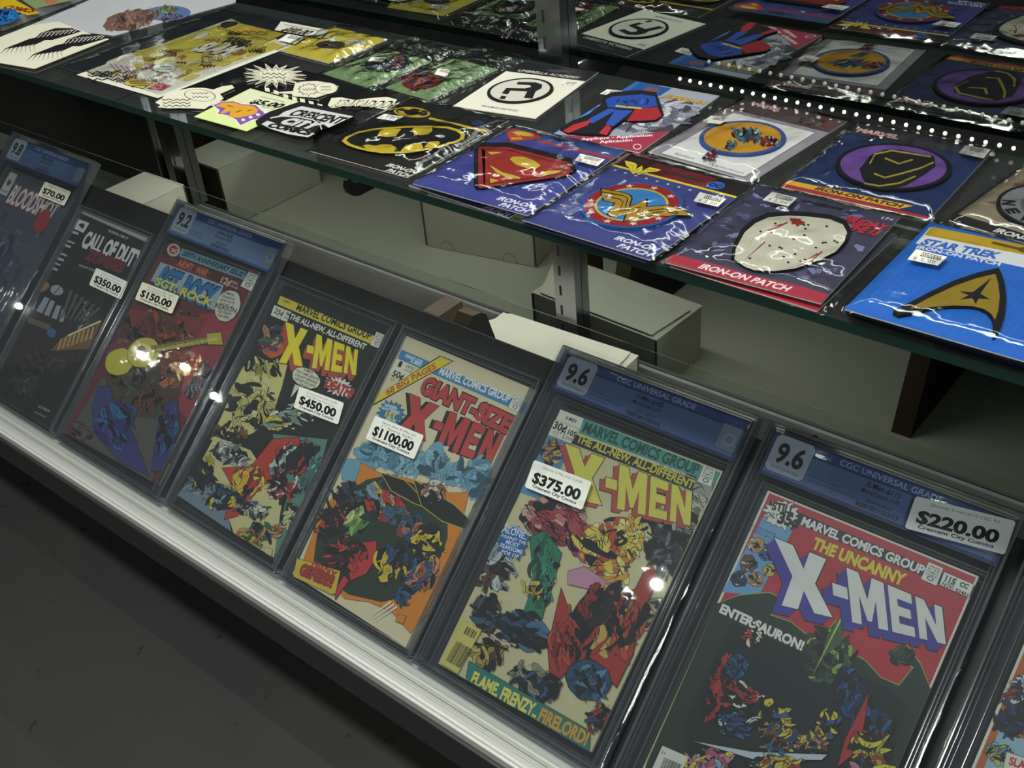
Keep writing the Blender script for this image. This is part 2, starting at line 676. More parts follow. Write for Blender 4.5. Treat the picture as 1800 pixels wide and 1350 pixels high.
    def solid(s, col, loc, h0, h1):
        """A slab of the given outline between two heights."""
        n = len(loc)
        area = sum(loc[i][0] * loc[(i + 1) % n][1] - loc[(i + 1) % n][0] * loc[i][1] for i in range(n))
        if area < 0:
            loc = loc[::-1]
        b = len(s.v)
        s.v += [(x, y, h0) for x, y in loc] + [(x, y, h1) for x, y in loc]
        c = hexc(col)
        s.fc.append(tuple(range(b + n, b + 2 * n)))
        s.c.append(c)
        s.fc.append(tuple(range(b, b + n))[::-1])
        s.c.append(c)
        for i in range(n):
            j = (i + 1) % n
            s.fc.append((b + i, b + j, b + n + j, b + n + i))
            s.c.append(c)
        s.h, s.layer = h1, 1

    def build(s, name, parent, mat=None):
        return mesh_obj(name, s.v, s.fc, mat or M_INK, parent, cols=s.c)


def rect_loc(x0, y0, x1, y1):
    return [(x0, y0), (x1, y0), (x1, y1), (x0, y1)]


def oval_loc(cx, cy, rx, ry, rot=0.0, n=44):
    ca, sa = math.cos(rot), math.sin(rot)
    return [(cx + rx * math.cos(t) * ca - ry * math.sin(t) * sa, cy + rx * math.cos(t) * sa + ry * math.sin(t) * ca)
            for t in [2 * math.pi * i / n for i in range(n)]]


def film(name, w, h, z0, bulge, seed, mat, parent, edge=0.0006, amp=0.0012, n=26, box_=None):
    """A clear bag: a crinkled top film closed to a flat rim all round, and an underside."""
    x0, y0 = -0.0, -0.0
    v, f = [], []
    for j in range(n + 1):
        for i in range(n + 1):
            u, t = i / n, j / n
            e = min(u, 1 - u, t, 1 - t)
            k = min(1.0, e / 0.10)
            k = k * k * (3 - 2 * k)
            q = noise.noise(Vector((u * 7 + seed * 3.7, t * 7, seed))) + 0.6 * noise.noise(Vector((u * 17, t * 15 + seed, seed * 2.3)))
            wob = 0.0006 * noise.noise(Vector((u * 5, t * 5, seed + 9)))
            z = edge + k * (z0 - edge + amp * (0.5 + 0.9 * q) + bulge * math.exp(-((u - .5) ** 2 + (t - .5) ** 2) / 0.09))
            v.append((u * w + wob, t * h + wob, max(edge, z) if e > 0 else edge))
    for j in range(n):
        for i in range(n):
            a = j * (n + 1) + i
            f.append((a, a + 1, a + n + 2, a + n + 1))
    return mesh_obj(name, v, f, mat, parent, smooth=True)

# ------------------------------------------------------------------ the setting: floor and the wall behind
fl = box('floor', (-5.0, -4.5, FLOOR - 0.05), (3.0, 1.2, FLOOR), M_FLOOR)
fl['kind'] = 'structure'
wl = box('wall_back', (-5.0, 0.46, FLOOR), (3.0, 0.50, 2.4), M_WALLBLACK)
wl['kind'] = 'structure'

# ------------------------------------------------------------------ display case
X0, X1 = -1.75, 1.0
case = thing('display_case', (0, 0, FLOOR), 'long low display case with dark grey front trim on the concrete floor', 'display case')
D0 = -FLOOR


def cbox(name, lo, hi, mat, bevel=0.0):
    return box(name, (lo[0], lo[1], lo[2] + D0), (hi[0], hi[1], hi[2] + D0), mat, case, bevel)


cbox('toe_kick', (X0, 0.09, FLOOR), (X1, 0.45, -0.06), M_WALLBLACK)
cbox('carcass', (X0, 0.07, -0.0595), (X1, 0.45, 0.0), M_WALLBLACK)
cbox('fascia', (X0, -0.040, -0.0595), (X1, 0.0695, -0.021), M_FASCIA, 0.002)
cbox('deck', (X0, 0.075, 0.0005), (X1, 0.43, DECK), M_DECK)
cbox('kick_panel', (X0, 0.4135, DECK + 0.0003), (X1, 0.4295, 0.0635), M_KICK)
# sliding-door track: a ledge and three rounded ribs
prof = [(-0.036, -0.0208), (0.0105, -0.0208), (0.0105, -0.0135), (-0.0095, -0.0135), (-0.0105, -0.0085), (-0.0145, -0.0085),
        (-0.0150, -0.0120), (-0.0185, -0.0120), (-0.0190, -0.0095), (-0.0205, -0.0095), (-0.0210, -0.0125), (-0.0262, -0.0125),
        (-0.0268, -0.0098), (-0.0330, -0.0098), (-0.0336, -0.0128), (-0.036, -0.0128)]
prism('door_track', [(y, z + D0) for y, z in prof], X0, X1, M_ALU, case)
mir = cbox('mirror_panel', (-0.932, MIRROR_Y, 0.0640), (X1, MIRROR_Y + 0.005, 1.05), M_MIRROR)
mir['label'] = 'silvered mirror back panel'
cbox('back_panel', (X0, MIRROR_Y + 0.006, 0.0640), (X1, 0.428, 1.05), M_WALLBLACK)
cbox('mirror_channel', (-0.932, 0.4045, 0.0638), (X1, 0.4095, 0.0720), M_KICK, 0.001)
cbox('mirror_end_trim', (-0.937, 0.4045, 0.0725), (-0.933, 0.4155, 1.05), M_CHROME)

for px in (-0.1575, -0.871, 0.556):
    bm = bmesh.new()
    bm_box(bm, (px - 0.0145, 0.3975, 0.0725 + D0), (px + 0.0145, 0.4005, 1.05 + D0), 0.0)
    bm_box(bm, (px - 0.0145, 0.4005, 0.0725 + D0), (px - 0.0125, 0.4095, 1.05 + D0), 0.0)
    bm_box(bm, (px + 0.0125, 0.4005, 0.0725 + D0), (px + 0.0145, 0.4095, 1.05 + D0), 0.0)
    z = 0.0845
    while z < 1.0:
        bm_box(bm, (px - 0.0075, 0.39735, z + D0), (px - 0.0045, 0.3978, z + 0.0125 + D0), 0.0, 1)
        z += 0.0254
    bm_obj('slotted_upright', bm, [M_CHROME, M_DARKSTEEL], case)

# shelf brackets hooked into the uprights
for k, (px, lab) in enumerate(((-0.1575, 'black hooked shelf bracket under the winged oval emblem package'),
                               (-0.871, 'black hooked shelf bracket under the sheet with printed wings'))):
    t = thing('shelf_bracket', (px, 0.3972, 0.3962), lab, 'shelf bracket', 'brackets under the glass shelves')
    pr = [(0.0, -0.0088), (0.0, -0.075), (-0.02, -0.070), (-0.09, -0.036), (-0.16, -0.026), (-0.262, -0.0225), (-0.270, -0.0225), (-0.277, -0.020), (-0.2815, -0.0155),
          (-0.283, -0.010), (-0.281, -0.0045), (-0.2775, -0.0022), (-0.276, -0.0060), (-0.273, -0.0100), (-0.2685, -0.0110), (-0.264, -0.0088), (-0.262, -0.0088)]
    prism('bracket_arm', pr, -0.002, 0.002, M_BLACKSTEEL, t)
    box('hook_tab', (-0.0022, -0.012, -0.07), (0.0022, 0.004, -0.03), M_BLACKSTEEL, t)


def glass_shelf(x0, x1, lab):
    bm = bmesh.new()
    bm_box(bm, (x0, 0.110, SHELF - 0.007), (x1, 0.388, SHELF), 0.0)
    for f in bm.faces:
        f.material_index = 0 if abs(f.normal.z) > 0.5 else 1
    bm.normal_update()
    for f in bm.faces:
        f.material_index = 0 if abs(f.normal.z) > 0.5 else 1
    o = bm_obj('glass_shelf', bm, [M_GLASS, M_GLASSEDGE])
    tag(o, lab, 'glass shelf', 'glass shelves of the display case')


glass_shelf(-0.4765, 0.95, 'long green-edged glass shelf holding the bagged emblem patches')
glass_shelf(-1.74, -0.4785, 'green-edged glass shelf under the yellow poster and the printed wings')

# LED strip standing along the back edge of the shelf
strip = thing('led_strip', (0, 0.386, SHELF), 'clear strip of tiny white lamps along the back edge of the glass shelf', 'LED strip')
pts = [(-0.47, 0.0135), (-0.2, 0.0125), (0.0, 0.0117), (0.187, 0.0096), (0.29, 0.0068), (0.52, 0.006)]


def strip_z(x):
    for (xa, za), (xb, zb) in zip(pts, pts[1:]):
        if x <= xb:
            return za + (zb - za) * (x - xa) / (xb - xa)
    return pts[-1][1]


bm = bmesh.new()
n = 32
for i in range(n):
    xa, xb = -0.006 + 0.526 * i / n, -0.006 + 0.526 * (i + 1) / n
    bm_box(bm, (xa, -0.0015, strip_z(xa) - 0.0058), (xb, 0.0015, strip_z(xa) - 0.003))
bm_obj('strip_sleeve', bm, M_STRIP, strip)
bm = bmesh.new()
x = -0.002
while x < 0.515:
    bmesh.ops.create_uvsphere(bm, u_segments=8, v_segments=6, radius=0.0017, matrix=Matrix.Translation((x, -0.0005, strip_z(x) - 0.0012)))
    x += 0.0104
bm_obj('lamp_row', bm, M_LED, strip, True)

# ------------------------------------------------------------------ sloping comic rack
rack = thing('sloping_rack', Frame(EU * -0.004 + EN * -0.0185 + Vector((0, 0, 0)), (1, 0, 0), EU, EN),
             'black sloping board the comics lean on behind the front track', 'display rack')
box('board', (X0 + 0.02, 0.0, 0.0), (0.85, 0.302, 0.0060), M_BLACK, rack, 0.001)
cb = [EU * 0.302 + EN * -0.0190]


def support(x, lab, w=0.021, top=0.318):
    """A right-angled wooden bracket: black sides, bare brown back edge."""
    t = thing('rack_support', (x, 0, DECK), lab, 'wooden bracket', 'wooden brackets under the sloping board')
    a = EU * 0.09 + EN * -0.020
    b = EU * 0.302 + EN * -0.0200
    c = EU * top + EN * -0.012
    d = EU * top + EN * -0.026
    pr = [(a.y, 0.0003), (a.y, a.z - DECK), (b.y, b.z - DECK), (b.y + 0.006, b.z - DECK + 0.008), (d.y + 0.002, d.z - DECK), (d.y + 0.01, d.z - DECK - 0.006), (0.315, 0.0003)]
    n = len(pr)
    v = [(-w / 2, *p) for p in pr] + [(w / 2, *p) for p in pr]
    f = [tuple(range(n)), tuple(range(n, 2 * n))[::-1]]
    mi = [0, 0]
    for i in range(n):
        j = (i + 1) % n
        f.append((j, i, n + i, n + j))
        mi.append(1 if i in (2, 3, 4, 5) else 0)
    mesh_obj('bracket_panel', v, f, None, t, mats=[M_WOODBLACK, M_WOOD], mi=mi)


support(-0.170, 'brown-edged wooden bracket peeking over the board left of the white card flap')
support(0.198, 'wooden bracket with a brown back edge behind the two slabs graded 9.6')
support(-1.0, 'wooden bracket behind the leftmost graded slab')
blk = box('wood_block', (-0.245, 0.262, DECK + 0.0003), (-0.222, 0.30, 0.160), M_WOOD)
tag(blk, 'small brown wooden block just left of the bracket behind the board', 'wood block')

pane = Frame(EU * -0.0218 + EN * 0.0098, (1, 0, 0), EU, EN)
pt = thing('front_glass', pane, 'tilted clear glass pane in the track in front of the comics', 'glass pane')
bm = bmesh.new()
bm_box(bm, (X0 + 0.03, 0.0, 0.0), (0.9, 0.355, 0.003))
bm.normal_update()
for f in bm.faces:
    f.material_index = 0 if abs(f.normal.z) > 0.5 else 1
bm_obj('glass_sheet', bm, [M_PANE, M_PANEEDGE], pt)


# ------------------------------------------------------------------ white cardboard boxes behind the rack
def card_box(x, y, z, w, d, h, rz, lab, slots=False, dark_end=False):
    t = thing('cardboard_box', (x, y, z), lab, 'cardboard box', 'white cardboard boxes on the deck')
    t.rotation_euler = (0, 0, math.radians(rz))
    bm = bmesh.new()
    bm_box(bm, (-w / 2, -d / 2, 0.0), (w / 2, d / 2, h - 0.0015), 0.0012)
    if slots:      # half-round finger cut-outs on the back face, low down
        for sx in (-0.3, 0.27):
            n = 14
            vs = [bm.verts.new((sx * w + 0.0105 * math.cos(math.pi * i / n), d / 2 + 0.0004, 0.0125 * math.sin(math.pi * i / n) + 0.001)) for i in range(n + 1)]
            f = bm.faces.new(vs)
            ring = [bm.verts.new((sx * w + 0.0112 * math.cos(math.pi * i / n), d / 2 + 0.0003, 0.0133 * math.sin(math.pi * i / n) + 0.001)) for i in range(n + 1)]
            g = bm.faces.new(ring)
            g.material_index = 1
    bm_obj('carton', bm, [M_CARD, M_CORR], t)
    # lid panel folded over with raw corrugated edges
    bm = bmesh.new()
    bm_box(bm, (-w / 2 - 0.001, -d / 2 - 0.001, h - 0.0014), (w / 2 + 0.001, d / 2 + 0.001, h), 0.0004)
    bm_obj('top_flap', bm, M_CARD, t)
    for sx in (-1, 1):
        box('corrugated_edge', (sx * w / 2 - 0.0012, d / 2 - 0.0002, 0.002), (sx * w / 2 + 0.0012, d / 2 + 0.0012, h - 0.002), M_CORR, t)
    if dark_end:
        box('open_end', (-w / 2 + 0.004, d / 2 + 0.0002, 0.004), (w / 2 - 0.004, d / 2 + 0.001, h - 0.004), M_CORR, t)
    return t


card_box(-0.455, 0.200, DECK + 0.0003, 0.178, 0.100, 0.073, -10.5, 'white cardboard box with two half-round cut-outs, seen in the mirror under the shelf', slots=True)
card_box(-0.146, 0.343, DECK + 0.0003, 0.182, 0.088, 0.0735, 3, 'white cardboard box in front of the steel upright behind the nine-point-six slab')
card_box(-0.885, 0.285, DECK + 0.0003, 0.092, 0.185, 0.098, 1, 'white cardboard box at the left behind the dark comic with the $350.00 sticker', dark_end=True)
fl_ = thing('card_flap', Frame((-0.236, 0.303, 0.0975), Vector((1, 0.045, 0)).normalized(), Vector((-0.045, 1, 0)).normalized(), (0, 0, 1)), 'loose white card with cut corners lying on the box behind the black board', 'card')
bm = bmesh.new()
vs = [(-.03, 0.0), (0.168, 0.0), (0.18, 0.012), (0.175, 0.0787), (0.012, 0.0787)]
a = [bm.verts.new((x, y, 0)) for x, y in vs]
b = [bm.verts.new((x, y, 0.0012)) for x, y in vs]
bm.faces.new(a[::-1])
bm.faces.new(b)
for i in range(5):
    bm.faces.new((a[i], a[(i + 1) % 5], b[(i + 1) % 5], b[i]))
bm_obj('card_sheet', bm, M_CARD, fl_)


# ------------------------------------------------------------------ comics on the rack
CROP_A = (480, 560, 0.44444)
CROP_B = (280, 480, 0.38527)
CROP_D = (720, 580, 0.57014)
CROP_E = (1100, 720, 0.46667)
CROP_G = (0, 200, 0.33333)
CROP_H = (0, 450, 0.33333)
INK = '#141416'


def ring(bm, x0, y0, x1, y1, t, h0, h1, bev=0.0006):
    """Four rounded bars of width t along a rectangle."""
    bm_box(bm, (x0, y0, h0), (x1, y0 + t, h1), bev)
    bm_box(bm, (x0, y1 - t, h0), (x1, y1, h1), bev)
    bm_box(bm, (x0, y0 + t, h0), (x0 + t, y1 - t, h1), bev)
    bm_box(bm, (x1 - t, y0 + t, h0), (x1, y1 - t, h1), bev)


def holder(parent, w, h, well, slab=True):
    """Rigid clear shell: rim bars, the front sheet, ridges round the comic."""
    bm = bmesh.new()
    ring(bm, 0, 0, w, h, 0.0028, -0.009, 0.0048, 0.001)
    bm_obj('case_rim', bm, M_RIM, parent, False)
    bm = bmesh.new()
    x0, y0, x1, y1 = well
    ring(bm, x0 - 0.006, y0 - 0.005, x1 + 0.006, y1 + 0.005, 0.0012, -0.004, 0.0044, 0.0004)
    ring(bm, 0.0045, 0.0045, w - 0.0045, h - 0.0045, 0.0009, -0.004, 0.0042, 0.0003)
    ring(bm, 0.0078, 0.0062, w - 0.0078, h - 0.0062, 0.0007, -0.002, 0.0029, 0.0002)
    bm_obj('inner_ridge', bm, M_RIM, parent, False)
    bm = bmesh.new()
    bm_box(bm, (0.0029, 0.0029, 0.0030), (w - 0.0029, h - 0.0029, 0.0042), 0.0)
    bm_obj('clear_front', bm, M_CASE, parent)


def sleeve(parent, w, h, seed, m=0.0045):
    """The loose polybag round a slab: crinkled film sticking out at the edges."""
    n = 30
    v, f = [], []
    for j in range(n + 1):
        for i in range(n + 1):
            u, t = i / n, j / n
            x, y = -m + u * (w + 2 * m), t * (h + m)
            out = max(-x, x - w, y - h, 0) / m
            q = noise.noise(Vector((x * 90 + seed, y * 90, seed)))
            z = 0.0064 + 0.0007 * q - out * 0.005 + (0.0018 * q * out)
            wob = out * 0.0015 * noise.noise(Vector((x * 160, y * 160, seed + 5)))
            v.append((x + wob, y + wob, z))
    for j in range(n):
        for i in range(n):
            a = j * (n + 1) + i
            f.append((a, a + 1, a + n + 2, a + n + 1))
    mesh_obj('clear_sleeve', v, f, M_SLEEVE, parent, smooth=True)


M_SLEEVE = clear_mat('polybag_film', '#fafbfc', 1.45, 0.05, 0.7, 0.12, 30, 0.003)


def cover(frame, crop, corners, base):
    """The comic itself: a thin stack of pages, its printed front cover built up by the caller."""
    a = Art(frame, 0.0, crop)
    loc = [a.L(p) for p in corners]
    a.solid('#b9b09a', loc, -0.0035, -0.00005)
    a.h, a.layer = 0.0, 0
    a.P(base, *corners)
    xs, ys = [p[0] for p in loc], [p[1] for p in loc]
    xs.sort()
    ys.sort()
    a.clip = (sum(xs[:2]) / 2, sum(ys[:2]) / 2, sum(xs[2:]) / 2, sum(ys[2:]) / 2)
    return a


def sticker(root, frame, crop, quad, lines, price, shop='Crescent City Comics', h=0.0066, tone='#e4e3de', lay=None):
    """A price sticker: rounded white label with small print, the price and the shop's name."""
    a = Art(frame, h, crop)
    tl, tr, br, bl = [Vector(a.L(p)) for p in quad]
    ex, ey = (tr - tl), (bl - tl)
    w, hh = ex.length, ey.length
    r = 0.0022
    pts = []
    for (cx, cy), t0 in (((r, r), 180), ((w - r, r), 270), ((w - r, hh - r), 0), ((r, hh - r), 90)):
        for k in range(5):
            t = math.radians(t0 + 90 * k / 4)
            px, py = cx + r * math.cos(t), cy + r * math.sin(t)
            p = tl + ex * (px / w) + ey * (py / hh)
            pts.append((p.x, p.y))
    a.raw(tone, pts)
    def m(u, v):
        p = tl + ex * u + ey * v
        return (p.x, p.y)
    def put(txt, u0, u1, vb, ht, bold, col='#26262a'):
        vs, fs = text_mesh(txt, bold)
        a.raw(col, [m(u0 + (u1 - u0) * x, vb - ht * y) for x, y in vs], fs)
    put(price.replace('$', 'S'), 0.08, 0.90, 0.74, 0.34, 0.045, '#101012')
    wd = 0.82 * _text_width_of('S') / max(1e-6, _text_width[(price.replace('$', 'S'), 0.045)])
    ub = 0.08 + wd / 2
    a.raw('#101012', [m(ub - 0.008, 0.79), m(ub + 0.008, 0.79), m(ub + 0.008, 0.36), m(ub - 0.008, 0.36)])
    for k, ln in enumerate(lines):
        put(ln, 0.18 + 0.02 * k, 0.86 - 0.03 * k, 0.18 + 0.15 * k, 0.085, 0.0, '#4a4a4e')
    put(shop, 0.12, 0.88, 0.90, 0.10, 0.03)
    a.build('price_sticker', root)['label'] = 'white sticker priced ' + price


def code_stamp(a, q):
    a.O('#dcd9cc', INK, 0.25, *q)
    tl, tr, br, bl = [Vector(p) for p in q]
    def m(u, v):
        p = tl.lerp(tr, u).lerp(bl.lerp(br, u), v)
        return (p.x, p.y)
    for k, w in enumerate(('APPROVED', 'BY THE', 'COMICS', 'CODE')):
        v = 0.2 + 0.15 * k
        a.T('#2a2a2c', w, m(0.12, v), m(0.88, v), (bl - tl).length * 0.1, 0.02)
    c = m(0.5, 0.78)
    a.E('#2a2a2c', c, m(0.72, 0.78), m(0.5, 0.9), n=16)
    a.E('#dcd9cc', c, m(0.64, 0.78), m(0.5, 0.86), n=16)


def grade_label(root, frame, w, h, grade, title, maker, number, pages, extra, tone=('#27376a', '#6178a8')):
    """The blue certificate across the top of a graded slab, in millimetres."""
    a = Art(frame, 0.0012, mm=True)
    y0, y1 = h * 1000 - 43, h * 1000 - 6
    x0, x1 = 8, w * 1000 - 4
    a.P(tone[0], (x0, y0), (x1, y0), (x1, y1), (x0, y1))
    a.P(tone[1], (x0 + 2, y0 + 3), (x1 - 3, y0 + 3), (x1 - 3, y1 - 10), (x0 + 2, y1 - 10))
    a.P('#3c5590', (x0 + 2, y1 - 9), (x1 - 3, y1 - 9), (x1 - 3, y1 - 2), (x0 + 2, y1 - 2))
    a.O('#b9c0cc', '#23346a', 0.5, (x0 + 5, y0 + 5), (x0 + 33, y0 + 5), (x0 + 36, y0 + 8), (x0 + 36, y1 - 4), (x0 + 33, y1 - 1), (x0 + 5, y1 - 1), (x0 + 2, y1 - 4), (x0 + 2, y0 + 8))
    a.T('#121319', grade, (x0 + 7, y0 + 14), (x0 + 31, y0 + 14), 15.5, 0.035)
    a.T('#20222c', pages, (x0 + 7, y0 + 8.2), (x0 + 31, y0 + 8.2), 2.1)
    a.T('#b4c4e4', 'CGC UNIVERSAL GRADE', (x0 + 58, y1 - 7.6), (x0 + 140, y1 - 7.6), 4.6, 0.01)
    cx = x0 + 96
    a.T('#14161f', title, (cx - 13, y1 - 16), (cx + 15, y1 - 16), 4.4, 0.015)
    a.T('#14161f', maker, (cx - 14, y1 - 21), (cx + 16, y1 - 21), 3.3, 0.01)
    for k, ln in enumerate(extra):
        a.T('#222a40', ln, (x0 + 40, y0 + 12 - 3.4 * k), (x0 + 40 + 1.15 * len(ln), y0 + 12 - 3.4 * k), 1.8)
    a.T('#14161f', number, (cx - 8, y0 + 9.5), (cx + 13, y0 + 9.5), 2.4)
    a.bars('#191c28', ((cx - 14, y0 + 8), (cx + 20, y0 + 8), (cx + 20, y0 + 4), (cx - 14, y0 + 4)), 34, 5)
    a.build('grade_label', root)
    b = Art(frame, 0.0018, mm=True)
    b.P('#8d98a6', (x1 - 22, y0 + 7), (x1 - 5, y0 + 7), (x1 - 4, y0 + 8), (x1 - 4, y1 - 10), (x1 - 5, y1 - 9), (x1 - 22, y1 - 9), (x1 - 23, y1 - 10), (x1 - 23, y0 + 8))
    b.R('#a7b2bf', (x1 - 13, y0 + 16), 5.5)
    b.R('#8793a2', (x1 - 13, y0 + 16), 3.8)
    b.build('hologram', root)['label'] = 'silver hologram tag'


def slab(x, s, w, h, label, group, well, loose=True, seed=1):
    fr = rack_frame(x, s)
    t = thing('graded_comic' if h > 0.3 else 'cased_comic', fr, label, 'comic book', group)
    holder(t, w, h, well)
    if loose:
        sleeve(t, w, h, seed)
    return t, fr


GRP = 'comics on the sloping rack'

# --- grey-blue comic, graded 9.8
t, fr = slab(-1.026, -0.009, 0.206, 0.336, 'graded 9.8 comic with a grey-blue cover and a $70.00 sticker', GRP, (0.034, 0.012, 0.193, 0.286), True, 1)
grade_label(t, fr, 0.206, 0.336, '9.8', 'Bloodshot', 'Valiant Comics, 2/93', '0167243001', 'WHITE Pages', ('Kevin VanHook story', 'Don Perlin & Bob Wiacek art'))
a = Art(fr, 0.0, mm=True)
a.solid('#8f8a80', rect_loc(.034, .012, .193, .286), -0.0035, -0.00005)
a.h, a.layer, a.clip = 0, 0, (.034, .012, .193, .286)
a.P('#454c59', (34, 12), (193, 12), (193, 286), (34, 286))
rnd = random.Random(4)
for k in range(60):
    c = rnd.choice(('#3d4450', '#525a68', '#48505f', '#5b626f', '#373d49'))
    a.B(c, (rnd.uniform(46, 180), rnd.uniform(24, 270)), rnd.uniform(5, 15), rnd.uniform(4, 11), rnd.uniform(0, 180), k, 0.5, 18, None)
a.K((105, 150), 45, 60, 0, ['#2c3d5c', '#39465e', '#4e5a70', '#263046', '#6a7484'], 26, 7, 0.4, '#1a1f2a', 0.3)
a.K((90, 70), 40, 40, 20, ['#2c3345', '#3d4350', '#553038', '#30415f'], 18, 8, 0.4, '#1a1f2a', 0.3)
a.P('#c2bfb2', (37, 247), (57, 247), (57, 281), (37, 281))
a.B('#3c3a38', (47, 266), 9, 9, 0, 3, 0.6, 16, None, 0, True)
a.T('#2a2a2a', 'VALIANT', (39, 251), (55, 251), 3, 0.02)
a.T('#d6d2cc', 'BLOODSHOT', (62, 240), (178, 240), 26, 0.03, 0.12, '#8e2f36', 1.0)
a.R('#a03038', (160, 235), 15, None, 0, 17)
a.build('cover', t)
sticker(t, fr, CROP_G, ((237, 357), (376, 411), (331, 496), (200, 430)), ('Bloodshot #1 CGC 9.8',), '$70.00', tone='#dcd8ca')

# --- black comic, ungraded, $350.00
t, fr = slab(-0.803, -0.008, 0.163, 0.274, 'black comic with heavy white title and a $350.00 sticker, showing a street at night', GRP, (0.008, 0.006, 0.155, 0.268), False, 2)
a = Art(fr, 0.0, CROP_G)
a.mm = True
a.solid('#55514c', rect_loc(.006, .004, .158, .270), -0.0035, -0.00005)
a.h, a.layer, a.clip = 0, 0, (.006, .004, .158, .270)
a.P('#1b1a1b', (6, 4), (158, 4), (158, 270), (6, 270))
a.mm = False
a.P('#9fa0a0', (440, 493), (820, 660), (806, 692), (428, 524))
a.O('#c9c8c3', INK, 0.2, (415, 555), (472, 577), (440, 628), (390, 606))
a.B('#1e1e1f', (432, 590), 20, 16, 20, 2, 0.4, 14, None)
a.T('#cfcecb', 'CALL OF DUTY', (424, 696), (722, 816), 92, 0.05)
a.T('#6b2529', 'ZOMBIES', (445, 762), (640, 840), 58, 0.06, 0, '#3a1517', 0.8)
a.T('#c9c8c4', 'THE OFFICIAL COMIC OF', (568, 622), (672, 664), 14, 0.01)
for k, (x, y) in enumerate(((395, 625), (375, 675), (355, 695), (335, 740), (318, 765), (300, 790), (285, 815))):
    a.W('#a9a8a4', [(x - 20, y - 5), (x - 8, y - 1), (x + 4, y + 3), (x + 18, y + 9)], (13, 9, 12, 10, 13, 8, 12)[k])
a.T('#a9a8a4', 'PREVIEW ISSUE', (415, 803), (495, 832), 12, 0.01)
a.build_crop = None
a.crop = CROP_H
# generic night street: clock window, lit panes, a lantern, a warm shop front
a.P('#2a2523', (90, 180), (560, 330), (470, 560), (0, 560))
for p in (((150, 270), (180, 195), (205, 205), (178, 285)), ((190, 290), (235, 215), (262, 225), (222, 302)), ((232, 308), (268, 232), (290, 240), (258, 318)), ((272, 325), (300, 258), (322, 265), (298, 335)), ((312, 345), (330, 280), (345, 285), (335, 350))):
    a.P('#8e959b', *p)
    (x0, y0), (x1, y1) = p[0], p[1]
a.B('#8e959b', (300, 180), 36, 28, 15, 3, 0.08, 20, INK, 0.3)
a.W(INK, [(285, 200), (318, 160)], 4)
a.P('#5f574c', (150, 320), (270, 365), (262, 395), (145, 350))
a.R('#35628c', (272, 405), 24, INK, 0.3)
a.P('#6e5238', (330, 430), (540, 335), (470, 490), (265, 500))
a.K((420, 330), 90, 80, -25, ['#3a3432', '#4a423c', '#2c2a2a', '#8e959b'], 16, 9, 0.6, '#0f0f10', 0.2, 120)
for k in range(6):
    a.P('#54504e', (370 + 30 * k, 180 + 18 * k), (384 + 30 * k, 186 + 18 * k), (330 + 22 * k, 330 + 4 * k), (322 + 22 * k, 326 + 4 * k))
a.B('#8a6a42', (215, 150), 50, 40, 0, 4, 0.3, 18, None)
for k in range(8):
    x = 318 + k * 24
    a.P('#b18a5c', (x, 440 - k * 9), (x + 14, 434 - k * 9), (x - 4, 494 - k * 8), (x - 16, 496 - k * 8))
a.P('#d8c39a', (360, 415), (532, 338), (530, 350), (352, 428))
a.K((230, 560), 150, 60, 15, ['#26231f', '#332e2a', '#3d3732', '#4a4038', '#1c1a1a'], 26, 3, 0.4, '#0f0f10', 0.2)
a.K((140, 660), 100, 90, 15, ['#26231f', '#2d2f38', '#393338', '#4a4038', '#1c1a1a'], 26, 5, 0.35, '#0f0f10', 0.2)
a.K((420, 560), 60, 30, 0, ['#4a3a2c', '#5f4c3a', '#332b26'], 12, 6, 0.4, '#0f0f10', 0.2)
a.T('#9b9a97', 'ACTIVISION', (200, 797), (262, 825), 13, 0.03)
a.T('#9b9a97', 'DARK HORSE BOOKS', (182, 826), (240, 855), 11, 0.01)
a.P('#a8a7a2', (5, 490), (45, 505), (20, 560), (-20, 545))
a.bars('#222222', ((8, 500), (40, 512), (18, 552), (-14, 540)), 16, 3)
a.build('cover', t)
sticker(t, fr, CROP_G, ((508, 812), (676, 887), (631, 972), (469, 902)), ('Call of Duty Zombies (Vol 1)', 'Retailer variant'), '$350.00', h=0.0046, tone='#d0cfca')

# --- war comic, graded 9.2
t, fr = slab(-0.631, -0.009, 0.208, 0.326, 'graded 9.2 comic with a yellow guitar on red and a $150.00 sticker', GRP, (0.013, 0.012, 0.188, 0.272), True, 3)
grade_label(t, fr, 0.208, 0.326, '9.2', 'Our Army at War #200', 'DC Comics, 12/68', '0318842005', 'OFF-WHITE Pages', ('Bob Kanigher story', 'Joe Kubert cover & art'), ('#4a609c', '#8496bf'))
a = cover(fr, CROP_G, ((880, 662), (1365, 832), (838, 1958), (336, 1680)), '#6a3034')
a.P('#3a3436', (880, 662), (1365, 832), (1335, 905), (848, 745))
a.R('#c2b4a8', (915, 718), 34, '#8c2a30', 0.8)
a.R('#a23036', (915, 718), 23)
a.T('#d8cfc2', 'DC', (902, 725), (930, 735), 18, 0.04)
a.O('#6f9aa8', INK, 0.4, (958, 708), (1300, 832), (1284, 876), (944, 752))
a.T('#16222a', '200TH ANNIVERSARY ISSUE!', (956, 744), (1278, 862), 28, 0.03, 0.2)
a.P('#55282c', (1120, 815), (1280, 880), (1240, 960), (1090, 900))
a.T('#c8683a', 'ARMY', (930, 800), (1012, 832), 42, 0.04, 0, INK, 0.7)
a.T('#c8683a', 'WAR', (1026, 838), (1086, 860), 42, 0.04, 0, INK, 0.7)
a.T('#d8b0a8', '12¢', (1160, 890), (1212, 908), 36, 0.03)
a.T('#d8b0a8', 'DEC.', (1222, 892), (1256, 906), 14, 0.03)
a.T('#d8b0a8', 'NO.200', (1216, 912), (1252, 926), 11, 0.02)
